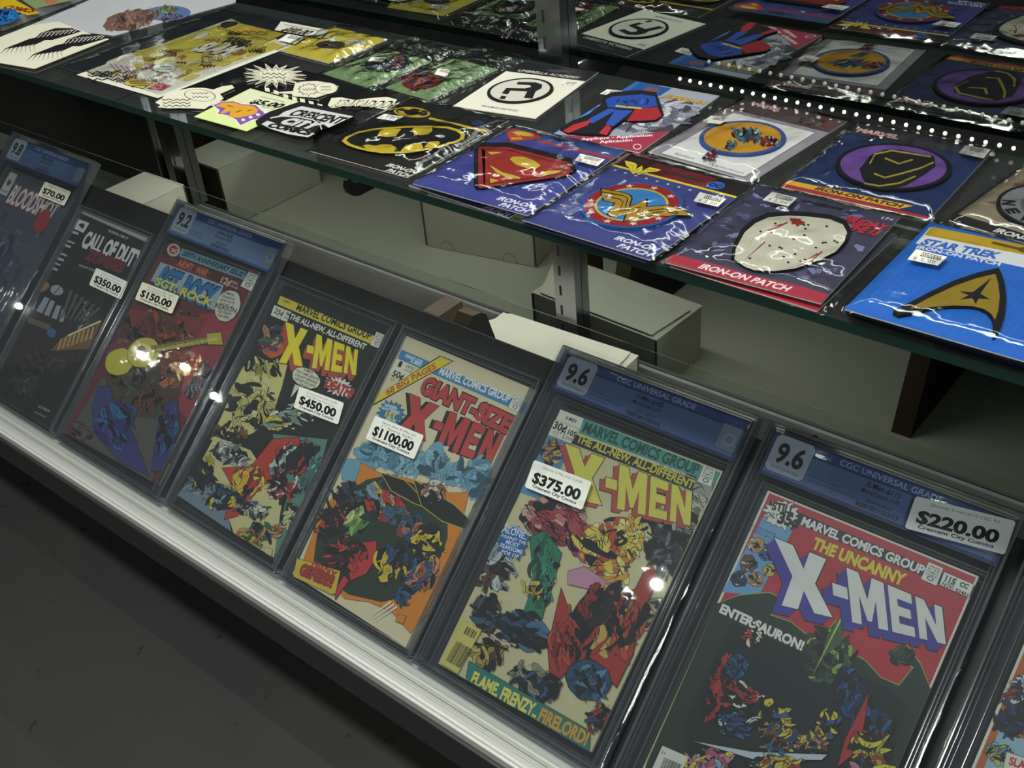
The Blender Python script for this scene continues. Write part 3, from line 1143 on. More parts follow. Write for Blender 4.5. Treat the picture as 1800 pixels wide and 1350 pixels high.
a.P('#9aa9b4', (848, 782), (1180, 905), (1130, 1036), (795, 880))
a.T('#2f6ea6', 'SGT. ROCK', (812, 905), (1112, 1030), 118, 0.06, 0.05, '#16222a', 0.8)
a.T('#d6cf3e', 'SGT. ROCK', (814, 898), (1112, 1020), 44, 0.04, 0.05)
code_stamp(a, ((1312, 832), (1364, 850), (1326, 936), (1268, 908)))
a.crop = CROP_H
a.P('#963a42', (1060, 300), (1285, 330), (1040, 890), (930, 800))
a.K((900, 330), 170, 55, 15, ['#a4432c', '#c46a2e', '#6f2a2a', '#b0342c', '#3a2c2a', '#8f8f3a'], 34, 11, 0.5)
a.K((700, 380), 60, 80, 0, ['#4a3d30', '#5a4a38', '#7a2f52', '#8f3a3a'], 16, 12, 0.5)
a.P('#5a5650', (540, 640), (640, 690), (900, 860), (800, 1190), (350, 960))
# loose colour masses round it
a.P('#4a4236', (560, 560), (640, 600), (820, 560), (900, 640), (960, 720), (820, 860), (640, 840), (560, 700))
a.P('#7a3a34', (640, 260), (1090, 330), (980, 560), (860, 540), (700, 420))
a.K((860, 420), 160, 110, 20, ['#8a4a30', '#6a3a2c', '#a4432c', '#4a3c30', '#7a2f3a', '#59492e'], 40, 114, 0.45)
a.K((690, 640), 90, 75, 10, ['#4c4636', '#5b5644', '#3c3830', '#6a5a48'], 18, 14, 0.6)
a.K((800, 760), 120, 60, -25, ['#6b3a30', '#7a4438', '#4e3a32', '#5a4a40'], 18, 15, 0.6)
a.K((900, 640), 90, 50, -40, ['#b06e4e', '#8f5640', '#5a4a3a'], 12, 16, 0.6)
a.K((620, 540), 50, 35, -10, ['#b06e4e', '#96543c', '#5a4a3a'], 7, 18, 0.6)
a.K((1000, 440), 40, 50, -70, ['#b06e4e', '#8f5640', '#a4432c'], 7, 19, 0.6)
a.K((1050, 650), 50, 120, 25, ['#8a979c', '#6b7a80', '#4a565c', '#a9463c'], 26, 17, 0.55, flow=115)
a.O('#403f74', INK, 0.5, (520, 690), (590, 690), (600, 830), (700, 930), (790, 1160), (640, 1090), (500, 930), (490, 800))
a.O('#403f74', INK, 0.5, (880, 780), (940, 760), (950, 930), (880, 1150), (800, 1140), (830, 930))
a.K((620, 900), 100, 130, 40, ['#4a488a', '#35336a', '#2f6f9c', '#3b3a6c', '#285a8c'], 26, 21, 0.55, flow=60)
a.K((880, 930), 55, 150, 15, ['#4a488a', '#35336a', '#2f6f9c', '#3b3a6c'], 20, 22, 0.7, flow=100)
a.K((430, 930), 70, 50, 30, ['#6b5650', '#544a48', '#7a625a'], 16, 23, 0.4)
# the guitar
a.B('#c6bb3e', (635, 560), 82, 70, -35, 5, 0.06, 24, INK, 0.7)
a.B('#c6bb3e', (760, 510), 92, 76, -35, 6, 0.06, 24, INK, 0.7)
a.R('#5d4a22', (752, 500), 24, INK, 0.4)
a.O('#8e8430', INK, 0.4, (800, 478), (1100, 428), (1108, 462), (810, 512))
for k in range(11):
    x = 822 + k * 26
    a.W('#3c3818', [(x, 477 - k * 4.3), (x + 6, 507 - k * 4.3)], 3)
a.O('#b5aa3a', INK, 0.5, (1095, 412), (1170, 405), (1180, 470), (1100, 468))
for k in range(3):
    a.W('#eee7b0', [(690, 520 + 5 * k), (1150, 432 + 6 * k)], 1.6)
a.crop = CROP_G
a.B('#cfcab6', (1205, 1016), 64, 88, 25, 8, 0.05, 26, INK, 0.4)
for k, (w_, hh) in enumerate((("C'MON,", 13), ('TROUBADOUR,', 13), ("NOW-YOU'VE", 13), ('GOT A', 13), ('REASON', 24), ('TO FIGHT', 15), ('THIS WAR...', 14))):
    y = 958 + k * 20
    hw = 20 + 4.4 * min(k, 7 - k) + (16 if k == 4 else 0) + len(w_) * 0.9
    a.T('#22221f', w_, (1212 - hw - k * 5, y - hw * .28), (1212 + hw - k * 5, y + hw * .28), hh, 0.02)
a.build('cover', t)
sticker(t, fr, CROP_G, ((750, 886), (946, 961), (899, 1056), (711, 978)), ('Our Army at War #200', 'CGC 9.2'), '$150.00', tone='#d8d3c2')

# --- $450.00 comic, dark cover
t, fr = slab(-0.413, -0.008, 0.187, 0.284, 'cased comic with a dark cover, yellow block title and a $450.00 sticker', GRP, (0.008, 0.011, 0.176, 0.272), False, 4)
a = cover(fr, CROP_B, ((560, 78), (1043, 258), (520, 1312), (80, 1012)), '#1d2021')
a.P('#d0bd3a', (552, 103), (1032, 308), (1018, 346), (538, 141))
a.T('#5a5420', 'X-MEN', (560, 128), (594, 142), 12, 0.01)
a.T(INK, 'MARVEL COMICS GROUP', (622, 168), (960, 304), 33, 0.03)
a.P('#d9d6c6', (525, 146), (603, 178), (582, 224), (508, 192))
a.W(INK, [(572, 165), (552, 210)], 2)
a.T(INK, '25¢', (522, 180), (562, 196), 24, 0.02)
a.T(INK, 'CC', (530, 194), (544, 200), 10, 0.01)
a.T(INK, '94', (574, 192), (594, 200), 20, 0.02)
a.T(INK, 'AUG', (566, 205), (586, 213), 11, 0.02)
a.T('#e2e0d6', 'THE ALL-NEW, ALL-DIFFERENT', (592, 208), (936, 350), 28, 0.03)
a.B('#c0562c', (528, 312), 62, 78, 25, 3, 0.05, 26, INK, 0.6)
a.K((512, 300), 58, 66, 20, ['#a8865e', '#3b6fa6', '#27486e', '#c99a70', '#8e3030', '#4a6b3a', '#5b3a6a'], 22, 31, 0.5)
a.logo(((576, 222), (908, 352), (898, 466), (546, 408)), '#e6d62e', '#b04a40', (-16, 26), 5)
code_stamp(a, ((992, 268), (1030, 284), (1006, 346), (964, 328)))
# abstract pale and dark masses in place of the cover picture
a.P('#c9c07a', (385, 425), (470, 405), (585, 420), (560, 520), (520, 640), (430, 730), (330, 770), (235, 760), (300, 620), (345, 500))
a.K((470, 430), 100, 38, 5, ['#d6cd84', '#8a8a3e', '#1d1d1a', '#b5ac62'], 24, 33, 0.7, flow=70)
a.K((420, 600), 120, 110, 30, ['#d3ca8c', '#1d1d1b', '#c5bc74', '#2a2a26', '#b8ae68'], 30, 32, 0.45)
a.K((300, 730), 70, 50, -20, ['#26261f', '#c9c07a', '#57522c'], 12, 34, 0.5)
a.K((600, 660), 110, 60, -15, ['#9fb0a4', '#c9b93c', '#22282a', '#7f9488', '#e0dcc4'], 26, 35, 0.5, flow=10)
a.K((370, 740), 35, 35, 20, ['#6b4a2c', '#8a6238', '#2a221a'], 8, 36, 0.6)
a.P('#5a8078', (520, 735), (770, 760), (745, 860), (630, 1140), (545, 1300), (520, 1240), (600, 980), (540, 840))
a.P('#c6bb84', (255, 745), (420, 810), (500, 940), (560, 1060), (520, 1310), (340, 1190), (300, 1060), (240, 900), (200, 850))
a.P('#6f7f8c', (150, 930), (250, 960), (310, 1060), (330, 1180), (82, 1012))
a.K((180, 980), 80, 60, 30, ['#8894a0', '#6f7f8c', '#59666f', '#4a545c'], 22, 37, 0.35, d=0.2)
a.K((205, 920), 50, 95, 20, ['#1c2630', '#2a3a4a', '#b8a83a', '#1a1c1f'], 18, 38, 0.5, flow=70)
a.K((330, 820), 100, 55, 20, ['#9fa6a6', '#2a2e30', '#d8d8cc', '#6a7276'], 22, 39, 0.5)
a.O('#b23a30', INK, 0.6, (290, 890), (420, 885), (520, 760), (640, 750), (655, 790), (560, 930), (470, 970), (360, 1110), (300, 1125), (340, 980))
a.K((400, 950), 90, 70, -30, ['#c9b63a', '#b23a30', '#d8c84a', '#7a2420', '#d8a83a'], 20, 40, 0.55, flow=120)
a.K((570, 850), 55, 85, 30, ['#b8bcbc', '#2a2e30', '#e0e0d6', '#7a8084'], 18, 41, 0.55, flow=120)
a.K((640, 850), 60, 110, 40, ['#1a1c1e', '#24282a', '#a83a30', '#1d2022'], 18, 42, 0.5, flow=120)
a.K((570, 985), 90, 60, 10, ['#b23a30', '#1c1e20', '#a03028', '#24282a', '#c9c6b8'], 24, 43, 0.5)
a.K((300, 1030), 90, 60, 10, ['#22303c', '#31546c', '#c9b63a', '#1c2024', '#7d9ca8'], 22, 44, 0.5)
a.K((430, 1080), 85, 40, 15, ['#d0cfc0', '#44484a', '#8c9090', '#1f2224'], 22, 45, 0.5)
a.K((700, 930), 50, 120, 25, ['#456660', '#34524c', '#8cc', '#5a8078'], 20, 46, 0.3, d=0.2, flow=120)
a.K((460, 1190), 105, 50, -10, ['#2c6a48', '#c6b63c', '#c98a5c', '#1e4834', '#b85a34'], 24, 47, 0.5)
a.K((600, 1110), 40, 70, 20, ['#c6bb84', '#2a2c2a', '#d8d4bc'], 12, 48, 0.5)
a.O('#c6bb84', INK, 0.3, (488, 1252), (522, 1262), (512, 1304), (478, 1290))
a.B('#d6d2bc', (676, 482), 68, 44, 25, 9, 0.06, 26, INK, 0.4)
a.P('#d6d2bc', (625, 510), (650, 520), (604, 572))
for k, w_ in enumerate(('X-MEN,', 'YOU CAME SEEKING', 'COUNT NEFARIA', 'INSTEAD YOU HAVE', 'FOUND')):
    y = 456 + k * 17
    hw = (22, 52, 50, 46, 22)[k]
    a.T('#22221f', w_, (684 - hw - k * 5, y - hw * .40), (684 + hw - k * 5, y + hw * .40), 12, 0.02)
a.B('#d8d6c8', (826, 522), 84, 52, 24, 4, 0.35, 36, INK, 0.4, True)
a.T('#b03038', 'DEATH!', (756, 520), (880, 572), 44, 0.05, 0.1, '#3c1416', 0.5)
a.build('cover', t)
sticker(t, fr, CROP_B, ((640, 517), (843, 592), (800, 696), (612, 613)), ('Uncanny X-Men (Vol 1) #94', 'Small 1/8" Tear Front Cover'), '$450.00', h=0.0046)

# --- $1100.00 comic, cream cover
t, fr = slab(-0.2185, -0.009, 0.1795, 0.284, 'cased comic with a cream cover, red block title and an $1100.00 sticker', GRP, (0.007, 0.012, 0.175, 0.272), False, 5)
a = cover(fr, CROP_A, ((525, 66), (1046, 286), (545, 1312), (76, 1010)), '#d2c7a2')
a.P('#3f80aa', (508, 122), (1010, 340), (996, 378), (492, 158))
a.T('#d8e2e6', 'GIANT-SIZE', (520, 150), (588, 180), 14, 0.03)
a.T('#d8e2e6', 'X-MEN', (540, 172), (582, 190), 14, 0.03)
a.P('#ded8c0', (490, 158), (560, 188), (524, 240), (460, 212))
a.T(INK, '1', (492, 188), (504, 193), 24, 0.03)
a.T(INK, '1975', (524, 194), (552, 206), 14, 0.01)
a.T(INK, '02061', (520, 206), (546, 217), 9, 0.0)
a.T(INK, '50¢', (468, 226), (512, 243), 26, 0.03)
a.T(INK, 'CC', (464, 242), (480, 248), 11, 0.0)
a.P(INK, (660, 146), (715, 168), (392, 344), (412, 300))
a.P('#dcc634', (662, 150), (708, 169), (398, 336), (416, 302))
a.T('#b8483a', '68 BIG PAGES', (450, 304), (646, 196), 24, 0.03)
a.T('#e2e4de', 'MARVEL COMICS GROUP', (654, 218), (932, 332), 31, 0.03)
a.T('#b8403c', 'GIANT-SIZE', (574, 286), (926, 454), 72, 0.06, 0.0, INK, 0.9)
a.logo(((540, 296), (915, 460), (858, 582), (488, 440)), '#b8403c', '#1c1a1c', (-14, -2), 4, d=0.5)
code_stamp(a, ((955, 302), (998, 319), (975, 370), (930, 352)))
a.B('#2f7298', (466, 372), 62, 56, 10, 4, 0.28, 30, INK, 0.4, True)
a.T('#dce6e8', 'SENSES-', (440, 346), (492, 362), 12, 0.02)
a.T('#dce6e8', 'SHATTERING', (430, 358), (500, 378), 11, 0.02)
a.T('#dcc634', '1ST', (442, 386), (486, 396), 20, 0.05)
a.T('#dce6e8', 'ISSUE!', (446, 400), (484, 412), 12, 0.02)
# abstract masses: a blue band, an orange burst, a dark green heart with bright shards
for c, rx, ry, sd in (((390, 540), 75, 60, 1), ((470, 560), 60, 50, 2), ((560, 570), 60, 60, 3), ((640, 560), 50, 80, 4), ((720, 620), 45, 60, 5), ((800, 640), 70, 80, 6), ((310, 600), 45, 55, 7), ((830, 600), 30, 50, 8)):
    a.B('#6f9db0', c, rx, ry, 20, sd, 0.3, 18, '#2e4f60', 0.4)
a.K((560, 570), 250, 55, 15, ['#6f9db0', '#8ab2c0', '#517f94', '#79a6b8'], 44, 51, 0.7, '#2e4f60', 0.25)
a.K((800, 640), 70, 80, 0, ['#6f9db0', '#8ab2c0', '#517f94'], 16, 52, 0.6, '#2e4f60', 0.25)
a.O('#cf7f2a', '#6e3a14', 0.4, (350, 570), (420, 610), (560, 640), (700, 690), (775, 690), (740, 840), (735, 960), (690, 1010), (640, 1170), (545, 1245), (470, 1160), (380, 1120), (285, 1108), (240, 1050), (120, 960), (170, 780), (250, 690), (330, 640))
a.O('#27382c', INK, 0.4, (370, 640), (460, 620), (620, 680), (690, 780), (690, 870), (640, 1000), (560, 1090), (430, 1120), (300, 1090), (160, 980), (180, 830), (280, 700))
a.K((330, 790), 60, 60, 0, ['#8fae5c', '#5e8a4e', '#c3cf84'], 16, 60, 0.6, flow=130)
a.K((440, 720), 75, 110, 20, ['#b8382e', '#c9ae3a', '#3e5f78', '#a63028', '#22303a', '#7e98a6'], 28, 53, 0.5)
a.K((300, 690), 60, 40, 0, ['#3a4a54', '#22303a', '#5e7684', '#1a2024'], 14, 54, 0.6)
a.K((230, 800), 60, 80, 20, ['#1e2426', '#2a3032', '#b8402e', '#31222a'], 18, 55, 0.5)
a.O('#1b1b1d', '#b9ab3e', 0.8, (430, 612), (520, 640), (580, 700), (640, 760), (560, 730), (470, 680))
a.O('#1b1b1d', '#b9ab3e', 0.8, (560, 640), (640, 690), (720, 740), (782, 800), (760, 832), (670, 800), (590, 740))
a.K((640, 690), 50, 60, 0, ['#8c6248', '#c9c6b8', '#1c1c1e', '#a97a58'], 14, 56, 0.5)
a.K((540, 830), 55, 70, 10, ['#b06a50', '#4d7090', '#274a6a', '#7e4a38'], 16, 57, 0.5)
a.O('#d2b834', INK, 0.6, (545, 870), (600, 830), (660, 850), (665, 900), (600, 950), (560, 930))
a.K((610, 900), 65, 90, 20, ['#d8c038', '#1c1c1e', '#c4ac2c', '#2a2a2c'], 18, 58, 0.55)
a.O('#b8383a', INK, 0.6, (340, 890), (412, 880), (410, 950), (370, 1010), (300, 1040), (250, 1110), (246, 1080), (300, 990))
a.K((290, 940), 75, 75, 10, ['#a8342c', '#1e1e20', '#c04038', '#3a2a2c'], 22, 59, 0.5)
a.K((480, 960), 70, 80, 30, ['#d4bc34', '#2c4a74', '#22262a', '#c8b03a'], 22, 61, 0.5, flow=110)
a.K((590, 1010), 75, 65, -40, ['#b8785e', '#2c5a88', '#96583e', '#274c74', '#c98a6c'], 18, 62, 0.55, flow=130)
a.K((520, 1090), 45, 40, -40, ['#2c5a88', '#24486c', '#1d2c3c'], 8, 63, 0.6)
for k in range(3):
    a.W('#d9d6ca', [(470 + 12 * k, 1120 + 10 * k), (380 + 10 * k, 1186 + 9 * k)], 9, True)
a.O('#c9b038', '#4a2410', 0.5, (98, 950), (270, 1000), (250, 1088), (236, 1092), (82, 1026))
a.T('#b4443a', 'DEADLY', (150, 988), (246, 1036), 34, 0.06, 0.05, '#3c1410', 0.5)
a.T('#9c3a30', 'GENESIS!', (104, 1008), (236, 1066), 44, 0.07, 0.0, '#3c1410', 0.6)
a.O('#c98034', INK, 0.3, (498, 1170), (530, 1178), (518, 1208), (488, 1198))
a.build('cover', t)
sticker(t, fr, CROP_A, ((404, 383), (597, 462), (556, 560), (365, 475)), ('Giant Size X-Men #1', '1" Spine Split'), '$1100.00', h=0.0046)

# --- $375.00 comic, graded 9.6
t, fr = slab(-0.034, -0.009, 0.205, 0.322, 'graded 9.6 comic with a teal banner and a $375.00 sticker', GRP, (0.023, 0.010, 0.193, 0.271), True, 6)
grade_label(t, fr, 0.205, 0.322, '9.6', 'X-Men #105', 'Marvel Comics, 6/77', '1207192024', 'WHITE Pages', ('Chris Claremont story', 'Dave Cockrum & Bob Layton art', 'Dave Cockrum cover'))
a = cover(fr, CROP_D, ((465, 245), (966, 436), (560, 1302), (88, 1028)), '#cdc296')
a.K((840, 560), 120, 190, 20, ['#9a9a8c', '#b5b29c', '#6f7270', '#c2bd9e'], 50, 70, 0.4, flow=40, d=0.25)
a.P('#dcd8c6', (465, 245), (537, 273), (527, 304), (455, 276))
a.T(INK, 'X-MEN', (478, 274), (512, 288), 12, 0.02)
a.P('#3f9180', (537, 273), (966, 436), (950, 478), (522, 318))
a.T('#17433c', 'MARVEL COMICS GROUP', (532, 312), (886, 448), 34, 0.04)
a.P('#dcd8c6', (448, 278), (518, 306), (500, 350), (428, 322))
a.W(INK, [(487, 296), (472, 336)], 2)
a.T(INK, '30¢', (441, 302), (478, 317), 24, 0.03)
a.T(INK, 'CC', (442, 320), (458, 326), 11, 0.0)
a.T(INK, '105', (486, 321), (510, 331), 17, 0.03)
a.T(INK, 'JUNE', (480, 335), (502, 344), 10, 0.0)
a.P('#23262a', (515, 322), (884, 464), (870, 494), (498, 350))
a.T('#d6c63c', 'THE ALL-NEW, ALL-DIFFERENT', (513, 344), (872, 490), 26, 0.03)
a.P('#5e8cae', (428, 324), (500, 352), (420, 530), (330, 496))
a.K((440, 380), 35, 50, 10, ['#b08a66', '#d0b27a', '#2d4a70', '#8a3a34', '#c9b03c'], 14, 71, 0.5)
a.logo(((480, 350), (872, 498), (866, 604), (470, 512)), '#ddd25a', '#b4504a', (-18, 8), 5)
code_stamp(a, ((910, 414), (946, 428), (930, 484), (888, 468)))
# abstract colour masses
a.K((450, 585), 100, 70, -10, ['#b04a50', '#c87a74', '#8e2f38', '#d09a8c', '#a83c44'], 34, 72, 0.6, flow=30)
a.K((520, 640), 40, 90, -10, ['#b04a50', '#8e2f38', '#c2606a'], 14, 73, 0.6, flow=80)
a.K((620, 680), 90, 100, 20, ['#dcc452', '#d69a3a', '#e4d678', '#c97f36', '#b84a3a'], 34, 74, 0.5)
a.K((690, 640), 45, 70, 10, ['#dcc452', '#e4d678', '#d69a3a'], 14, 75, 0.5)
a.O('#2c7a5c', INK, 0.6, (372, 640), (420, 620), (470, 690), (450, 760), (425, 830), (410, 890), (350, 880), (385, 780))
a.K((415, 740), 45, 130, 5, ['#2f8062', '#226048', '#3c9474', '#1b4838'], 20, 76, 0.55, flow=95)
a.K((385, 800), 45, 25, 10, ['#d2b84a', '#bfa23a'], 7, 77, 0.6)
a.O('#c08aa0', INK, 0.4, (490, 745), (540, 730), (630, 790), (560, 800), (490, 785))
a.K((260, 740), 60, 70, 10, ['#6b4a36', '#bfc4c4', '#4a3628', '#24221f', '#8f9898'], 22, 78, 0.5)
a.K((240, 880), 50, 70, 0, ['#22262c', '#3d5a74', '#5c4634', '#14161a'], 16, 79, 0.5)
a.K((350, 930), 90, 60, 20, ['#1e2c3c', '#2f4e6c', '#4a7090', '#161a20'], 28, 80, 0.55, flow=20)
a.K((250, 1000), 60, 50, 0, ['#a58a3c', '#24221f', '#c2aa58', '#5a3f34'], 16, 81, 0.5)
a.K((800, 680), 70, 80, 0, ['#24262a', '#3a3d42', '#6e7170', '#17181b'], 24, 82, 0.5)
a.K((780, 900), 60, 90, 15, ['#3a3a36', '#8d8a72', '#24262a', '#b5b092'], 22, 83, 0.45)
a.O('#a5362c', INK, 0.8, (470, 800), (505, 900), (560, 870), (700, 800), (740, 720), (770, 760), (710, 900), (690, 1000), (640, 1100), (560, 1010), (480, 1060), (440, 1100), (430, 980))
a.K((620, 900), 110, 100, 20, ['#a5362c', '#17181b', '#8a2a24', '#24262a', '#b84a38', '#c2a24a'], 40, 84, 0.5, flow=100)
a.K((490, 960), 50, 110, 10, ['#a5362c', '#8a2a24', '#17181b', '#b84a38'], 18, 85, 0.6, flow=80)
a.B('#2b4a68', (555, 1080), 72, 62, 20, 5, 0.08, 24, INK, 0.8)
a.K((560, 1085), 60, 52, 20, ['#24405c', '#3d6686', '#18222e', '#5684a2'], 14, 86, 0.6)
a.K((390, 1090), 80, 60, 30, ['#1e2c3c', '#3d6686', '#17181b', '#8d8a72'], 24, 87, 0.5)
a.K((600, 1200), 50, 45, 10, ['#a5362c', '#17181b', '#8a2a24', '#2b4a68'], 12, 88, 0.5)
a.B('#2d62a0', (322, 655), 56, 60, 15, 6, 0.18, 26, '#1a2c50', 0.4, True)
for k, (w_, hh) in enumerate((('PHOENIX', 13), ('ALONE..', 20), ('AGAINST THE', 10), ('MOST', 13), ('FEARSOME', 13), ('FOE OF', 11), ('ALL!', 12))):
    y = 620 + k * 15.5
    hw = (32, 38, 38, 20, 34, 26, 14)[k]
    a.T('#dbe4ea', w_, (330 - hw - k * 3.5, y - hw * .35), (330 + hw - k * 3.5, y + hw * .35), hh, 0.02)
a.P('#d0c368', (165, 893), (226, 926), (152, 1062), (98, 1030))
a.bars('#1c1c1c', ((150, 960), (196, 984), (160, 1044), (116, 1020)), 22, 9)
a.bars('#1c1c1c', ((182, 915), (215, 933), (204, 955), (170, 937)), 12, 10)
a.O('#2c7a72', INK, 0.4, (188, 1022), (560, 1238), (556, 1300), (174, 1082))
a.T('#dcd46a', 'FLAME, FRENZY..', (190, 1088), (392, 1196), 42, 0.05, 0.0, '#143a36', 0.5)
a.T('#c9a04a', 'FIRELORD!', (398, 1202), (546, 1282), 44, 0.05, 0.0, '#6a2a1e', 0.5)
a.build('cover', t)
sticker(t, fr, CROP_D, ((384, 400), (562, 468), (531, 554), (354, 484)), ('Uncanny X-Men (Vol 1) #105',), '$375.00')

# --- $220.00 comic, graded 9.6
t, fr = slab(0.181, -0.009, 0.205, 0.322, 'graded 9.6 comic with a red and dark green cover and a $220.00 sticker', GRP, (0.021, 0.006, 0.192, 0.268), True, 7)
grade_label(t, fr, 0.205, 0.322, '9.6', 'X-Men #115', 'Marvel Comics, 11/78', '2049955016', 'OFF-WHITE TO WHITE Pages', ('Chris Claremont story', 'John Byrne & Terry Austin cover & art'))
a = Art(fr, 0.0, CROP_E)
a.mm = True
a.solid('#b9b09a', rect_loc(.021, .006, .192, .268), -0.0035, -0.00005)
a.h, a.layer, a.clip = 0, 0, (.021, .006, .192, .268)
a.P('#d9d4c4', (21, 6), (192, 6), (192, 268), (21, 268))
a.P('#b23038', (23, 8), (190.5, 8), (190.5, 266.5), (23, 266.5))
a.mm = False
a.P('#26262a', (545, 342), (1318, 668), (1304, 708), (640, 428), (530, 380))
a.P('#6d9cc2', (528, 385), (640, 432), (500, 702), (362, 686))
a.T('#2e4a66', '©1978 MARVEL', (470, 440), (566, 480), 13, 0.0)
a.T('#2e4a66', 'COMICS GROUP', (466, 456), (560, 496), 13, 0.0)
a.B('#d8d6c8', (588, 396), 80, 62, 15, 5, 0.25, 32, INK, 0.5, True)
a.T(INK, 'STILL', (548, 376), (632, 394), 30, 0.05)
a.T(INK, 'ONLY', (528, 404), (572, 412), 20, 0.02)
a.T(INK, '35¢', (568, 424), (650, 446), 42, 0.06)
a.T('#e0ddd2', 'MARVEL COMICS GROUP', (658, 432), (1118, 622), 34, 0.04)
a.T('#dcc838', 'THE UNCANNY', (698, 520), (1044, 664), 46, 0.05, 0.0, '#5a1a1e', 0.3)
for c, r, col in (((490, 510), 36, '#c2925c'), ((530, 545), 30, '#3a6a9a'), ((462, 580), 38, '#6a4a3a'), ((540, 605), 26, '#c8b63c'), ((425, 640), 34, '#22384e'), ((490, 640), 34, '#b08452')):
    a.B(col, c, r, r, 0, int(c[0]), 0.3, 16, INK, 0.4)
    a.K(c, r * .8, r * .8, 0, [col, INK, '#d8d4c4'], 6, int(c[1]), 0.45, d=0.2)
# abstract dark-green wing shapes with bright edges
a.O('#24332a', '#8fa84a', 0.7, (340, 730), (430, 700), (540, 690), (600, 720), (560, 730), (545, 775), (620, 800), (720, 880), (790, 800), (812, 900), (900, 945), (960, 1010), (1030, 1040), (1085, 970), (1000, 930), (1060, 890), (1110, 960), (1160, 1060), (1170, 1100), (1160, 1900), (-60, 1900), (60, 1400), (80, 1330), (190, 1080))
a.P('#1b2320', (400, 800), (700, 930), (1000, 1050), (1060, 1120), (1000, 1700), (180, 1700), (220, 1180))
a.K((760, 930), 90, 110, 20, ['#2f4434', '#3b5a3e', '#1c2a22', '#8fa84a', '#263a2c'], 26, 91, 0.5)
a.P('#3b5a3e', (836, 735), (812, 880), (735, 940), (760, 850))
a.W('#b4c050', [(832, 750), (780, 850), (730, 950), (700, 1010)], 9, True)
a.K((1040, 930), 50, 35, 0, ['#2f4434', '#3b5a3e'], 10, 92, 0.6)
a.logo(((560, 482), (1192, 745), (1206, 885), (588, 738)), '#dcd9d0', '#3f3a90', (-36, 26), 6, d=0.7)
code_stamp(a, ((1142, 574), (1196, 598), (1170, 664), (1112, 638)))
a.O('#dcd9d0', INK, 0.3, (1200, 612), (1312, 660), (1292, 708), (1182, 660))
a.T(INK, '115', (1200, 646), (1236, 662), 25, 0.04)
a.T(INK, 'NOV', (1190, 662), (1228, 678), 16, 0.02)
a.W(INK, [(1248, 634), (1228, 682)], 2)
a.T(INK, 'CC', (1256, 664), (1288, 677), 18, 0.05)
a.T(INK, '02461', (1240, 684), (1288, 704), 13, 0.03)
a.T('#e0ddd2', 'ENTER:SAURON!', (352, 762), (664, 908), 36, 0.05)
a.K((360, 1040), 60, 160, 20, ['#101214', '#b23430', '#1d1f22', '#9a2c2a'], 34, 93, 0.5, flow=100)
a.K((430, 1080), 90, 50, 0, ['#b23430', '#d8d4c4', '#9a2c2a', '#17181b'], 20, 94, 0.5, flow=20)
a.B('#24507a', (420, 968), 42, 50, 10, 3, 0.1, 20, INK, 0.6)
a.K((420, 968), 36, 44, 0, ['#2f6494', '#1b3a5a', '#17181b'], 10, 95, 0.5)
a.K((480, 860), 40, 40, 30, ['#d8d4c4', '#b23430', '#17181b'], 8, 96, 0.6)
a.K((560, 1170), 70, 65, 10, ['#d2c03a', '#1c1c1e', '#bfa830', '#2c5a88'], 26, 97, 0.5)
a.K((590, 1240), 100, 55, 5, ['#b06a58', '#2c5a88', '#d2c03a', '#8a4a3c', '#224668'], 30, 98, 0.5)
a.K((420, 1180), 90, 60, -10, ['#2c5a88', '#d8d6ce', '#224668', '#17181b'], 22, 99, 0.5, flow=10)
a.K((860, 1090), 60, 130, -20, ['#27447c', '#1c2f58', '#345a98', '#17203a'], 34, 100, 0.5, flow=100)
a.O('#a8322e', INK, 0.6, (915, 1070), (905, 1150), (880, 1280), (800, 1345), (830, 1240))
a.K((960, 1190), 60, 60, 0, ['#1d3a5a', '#17181b', '#2f5c88'], 14, 101, 0.5)
a.K((920, 1280), 80, 70, 0, ['#d2c03a', '#b8a632', '#1c1c1e', '#a8322e'], 26, 102, 0.5)
a.K((720, 1250), 50, 50, 0, ['#c9b43a', '#b07a54', '#2c4a74', '#7a3a30'], 16, 103, 0.5)
a.K((760, 1180), 50, 50, 0, ['#d2c03a', '#17181b', '#2c5a88'], 12, 104, 0.5)
a.O('#b9c4c6', INK, 0.4, (260, 1250), (480, 1290), (760, 1300), (740, 1320), (480, 1316))
a.K((320, 1330), 110, 50, 0, ['#c07a86', '#d2c03a', '#b25a68', '#8fb0c0'], 22, 105, 0.5)
a.K((560, 1340), 130, 50, 0, ['#d2c03a', '#2c5a88', '#b8a632', '#a8322e'], 24, 106, 0.5)
a.K((900, 1380), 130, 60, 0, ['#c07a86', '#d2c03a', '#2c5a88', '#24332a'], 24, 107, 0.5)
a.P('#d6d2c4', (142, 1266), (238, 1308), (190, 1420), (92, 1378))
a.bars('#1c1c1c', ((150, 1310), (215, 1338), (190, 1400), (124, 1372)), 24, 11)
a.T('#2a2a2a', '11', (140, 1296), (150, 1300), 10, 0.02)
a.build('cover', t)
sticker(t, fr, CROP_E, ((1092, 325), (1470, 420), (1424, 582), (1050, 446)), ('Uncanny X-men #115 CGC 9.6',), '$220.00', h=0.0068, tone='#c2c6cc')

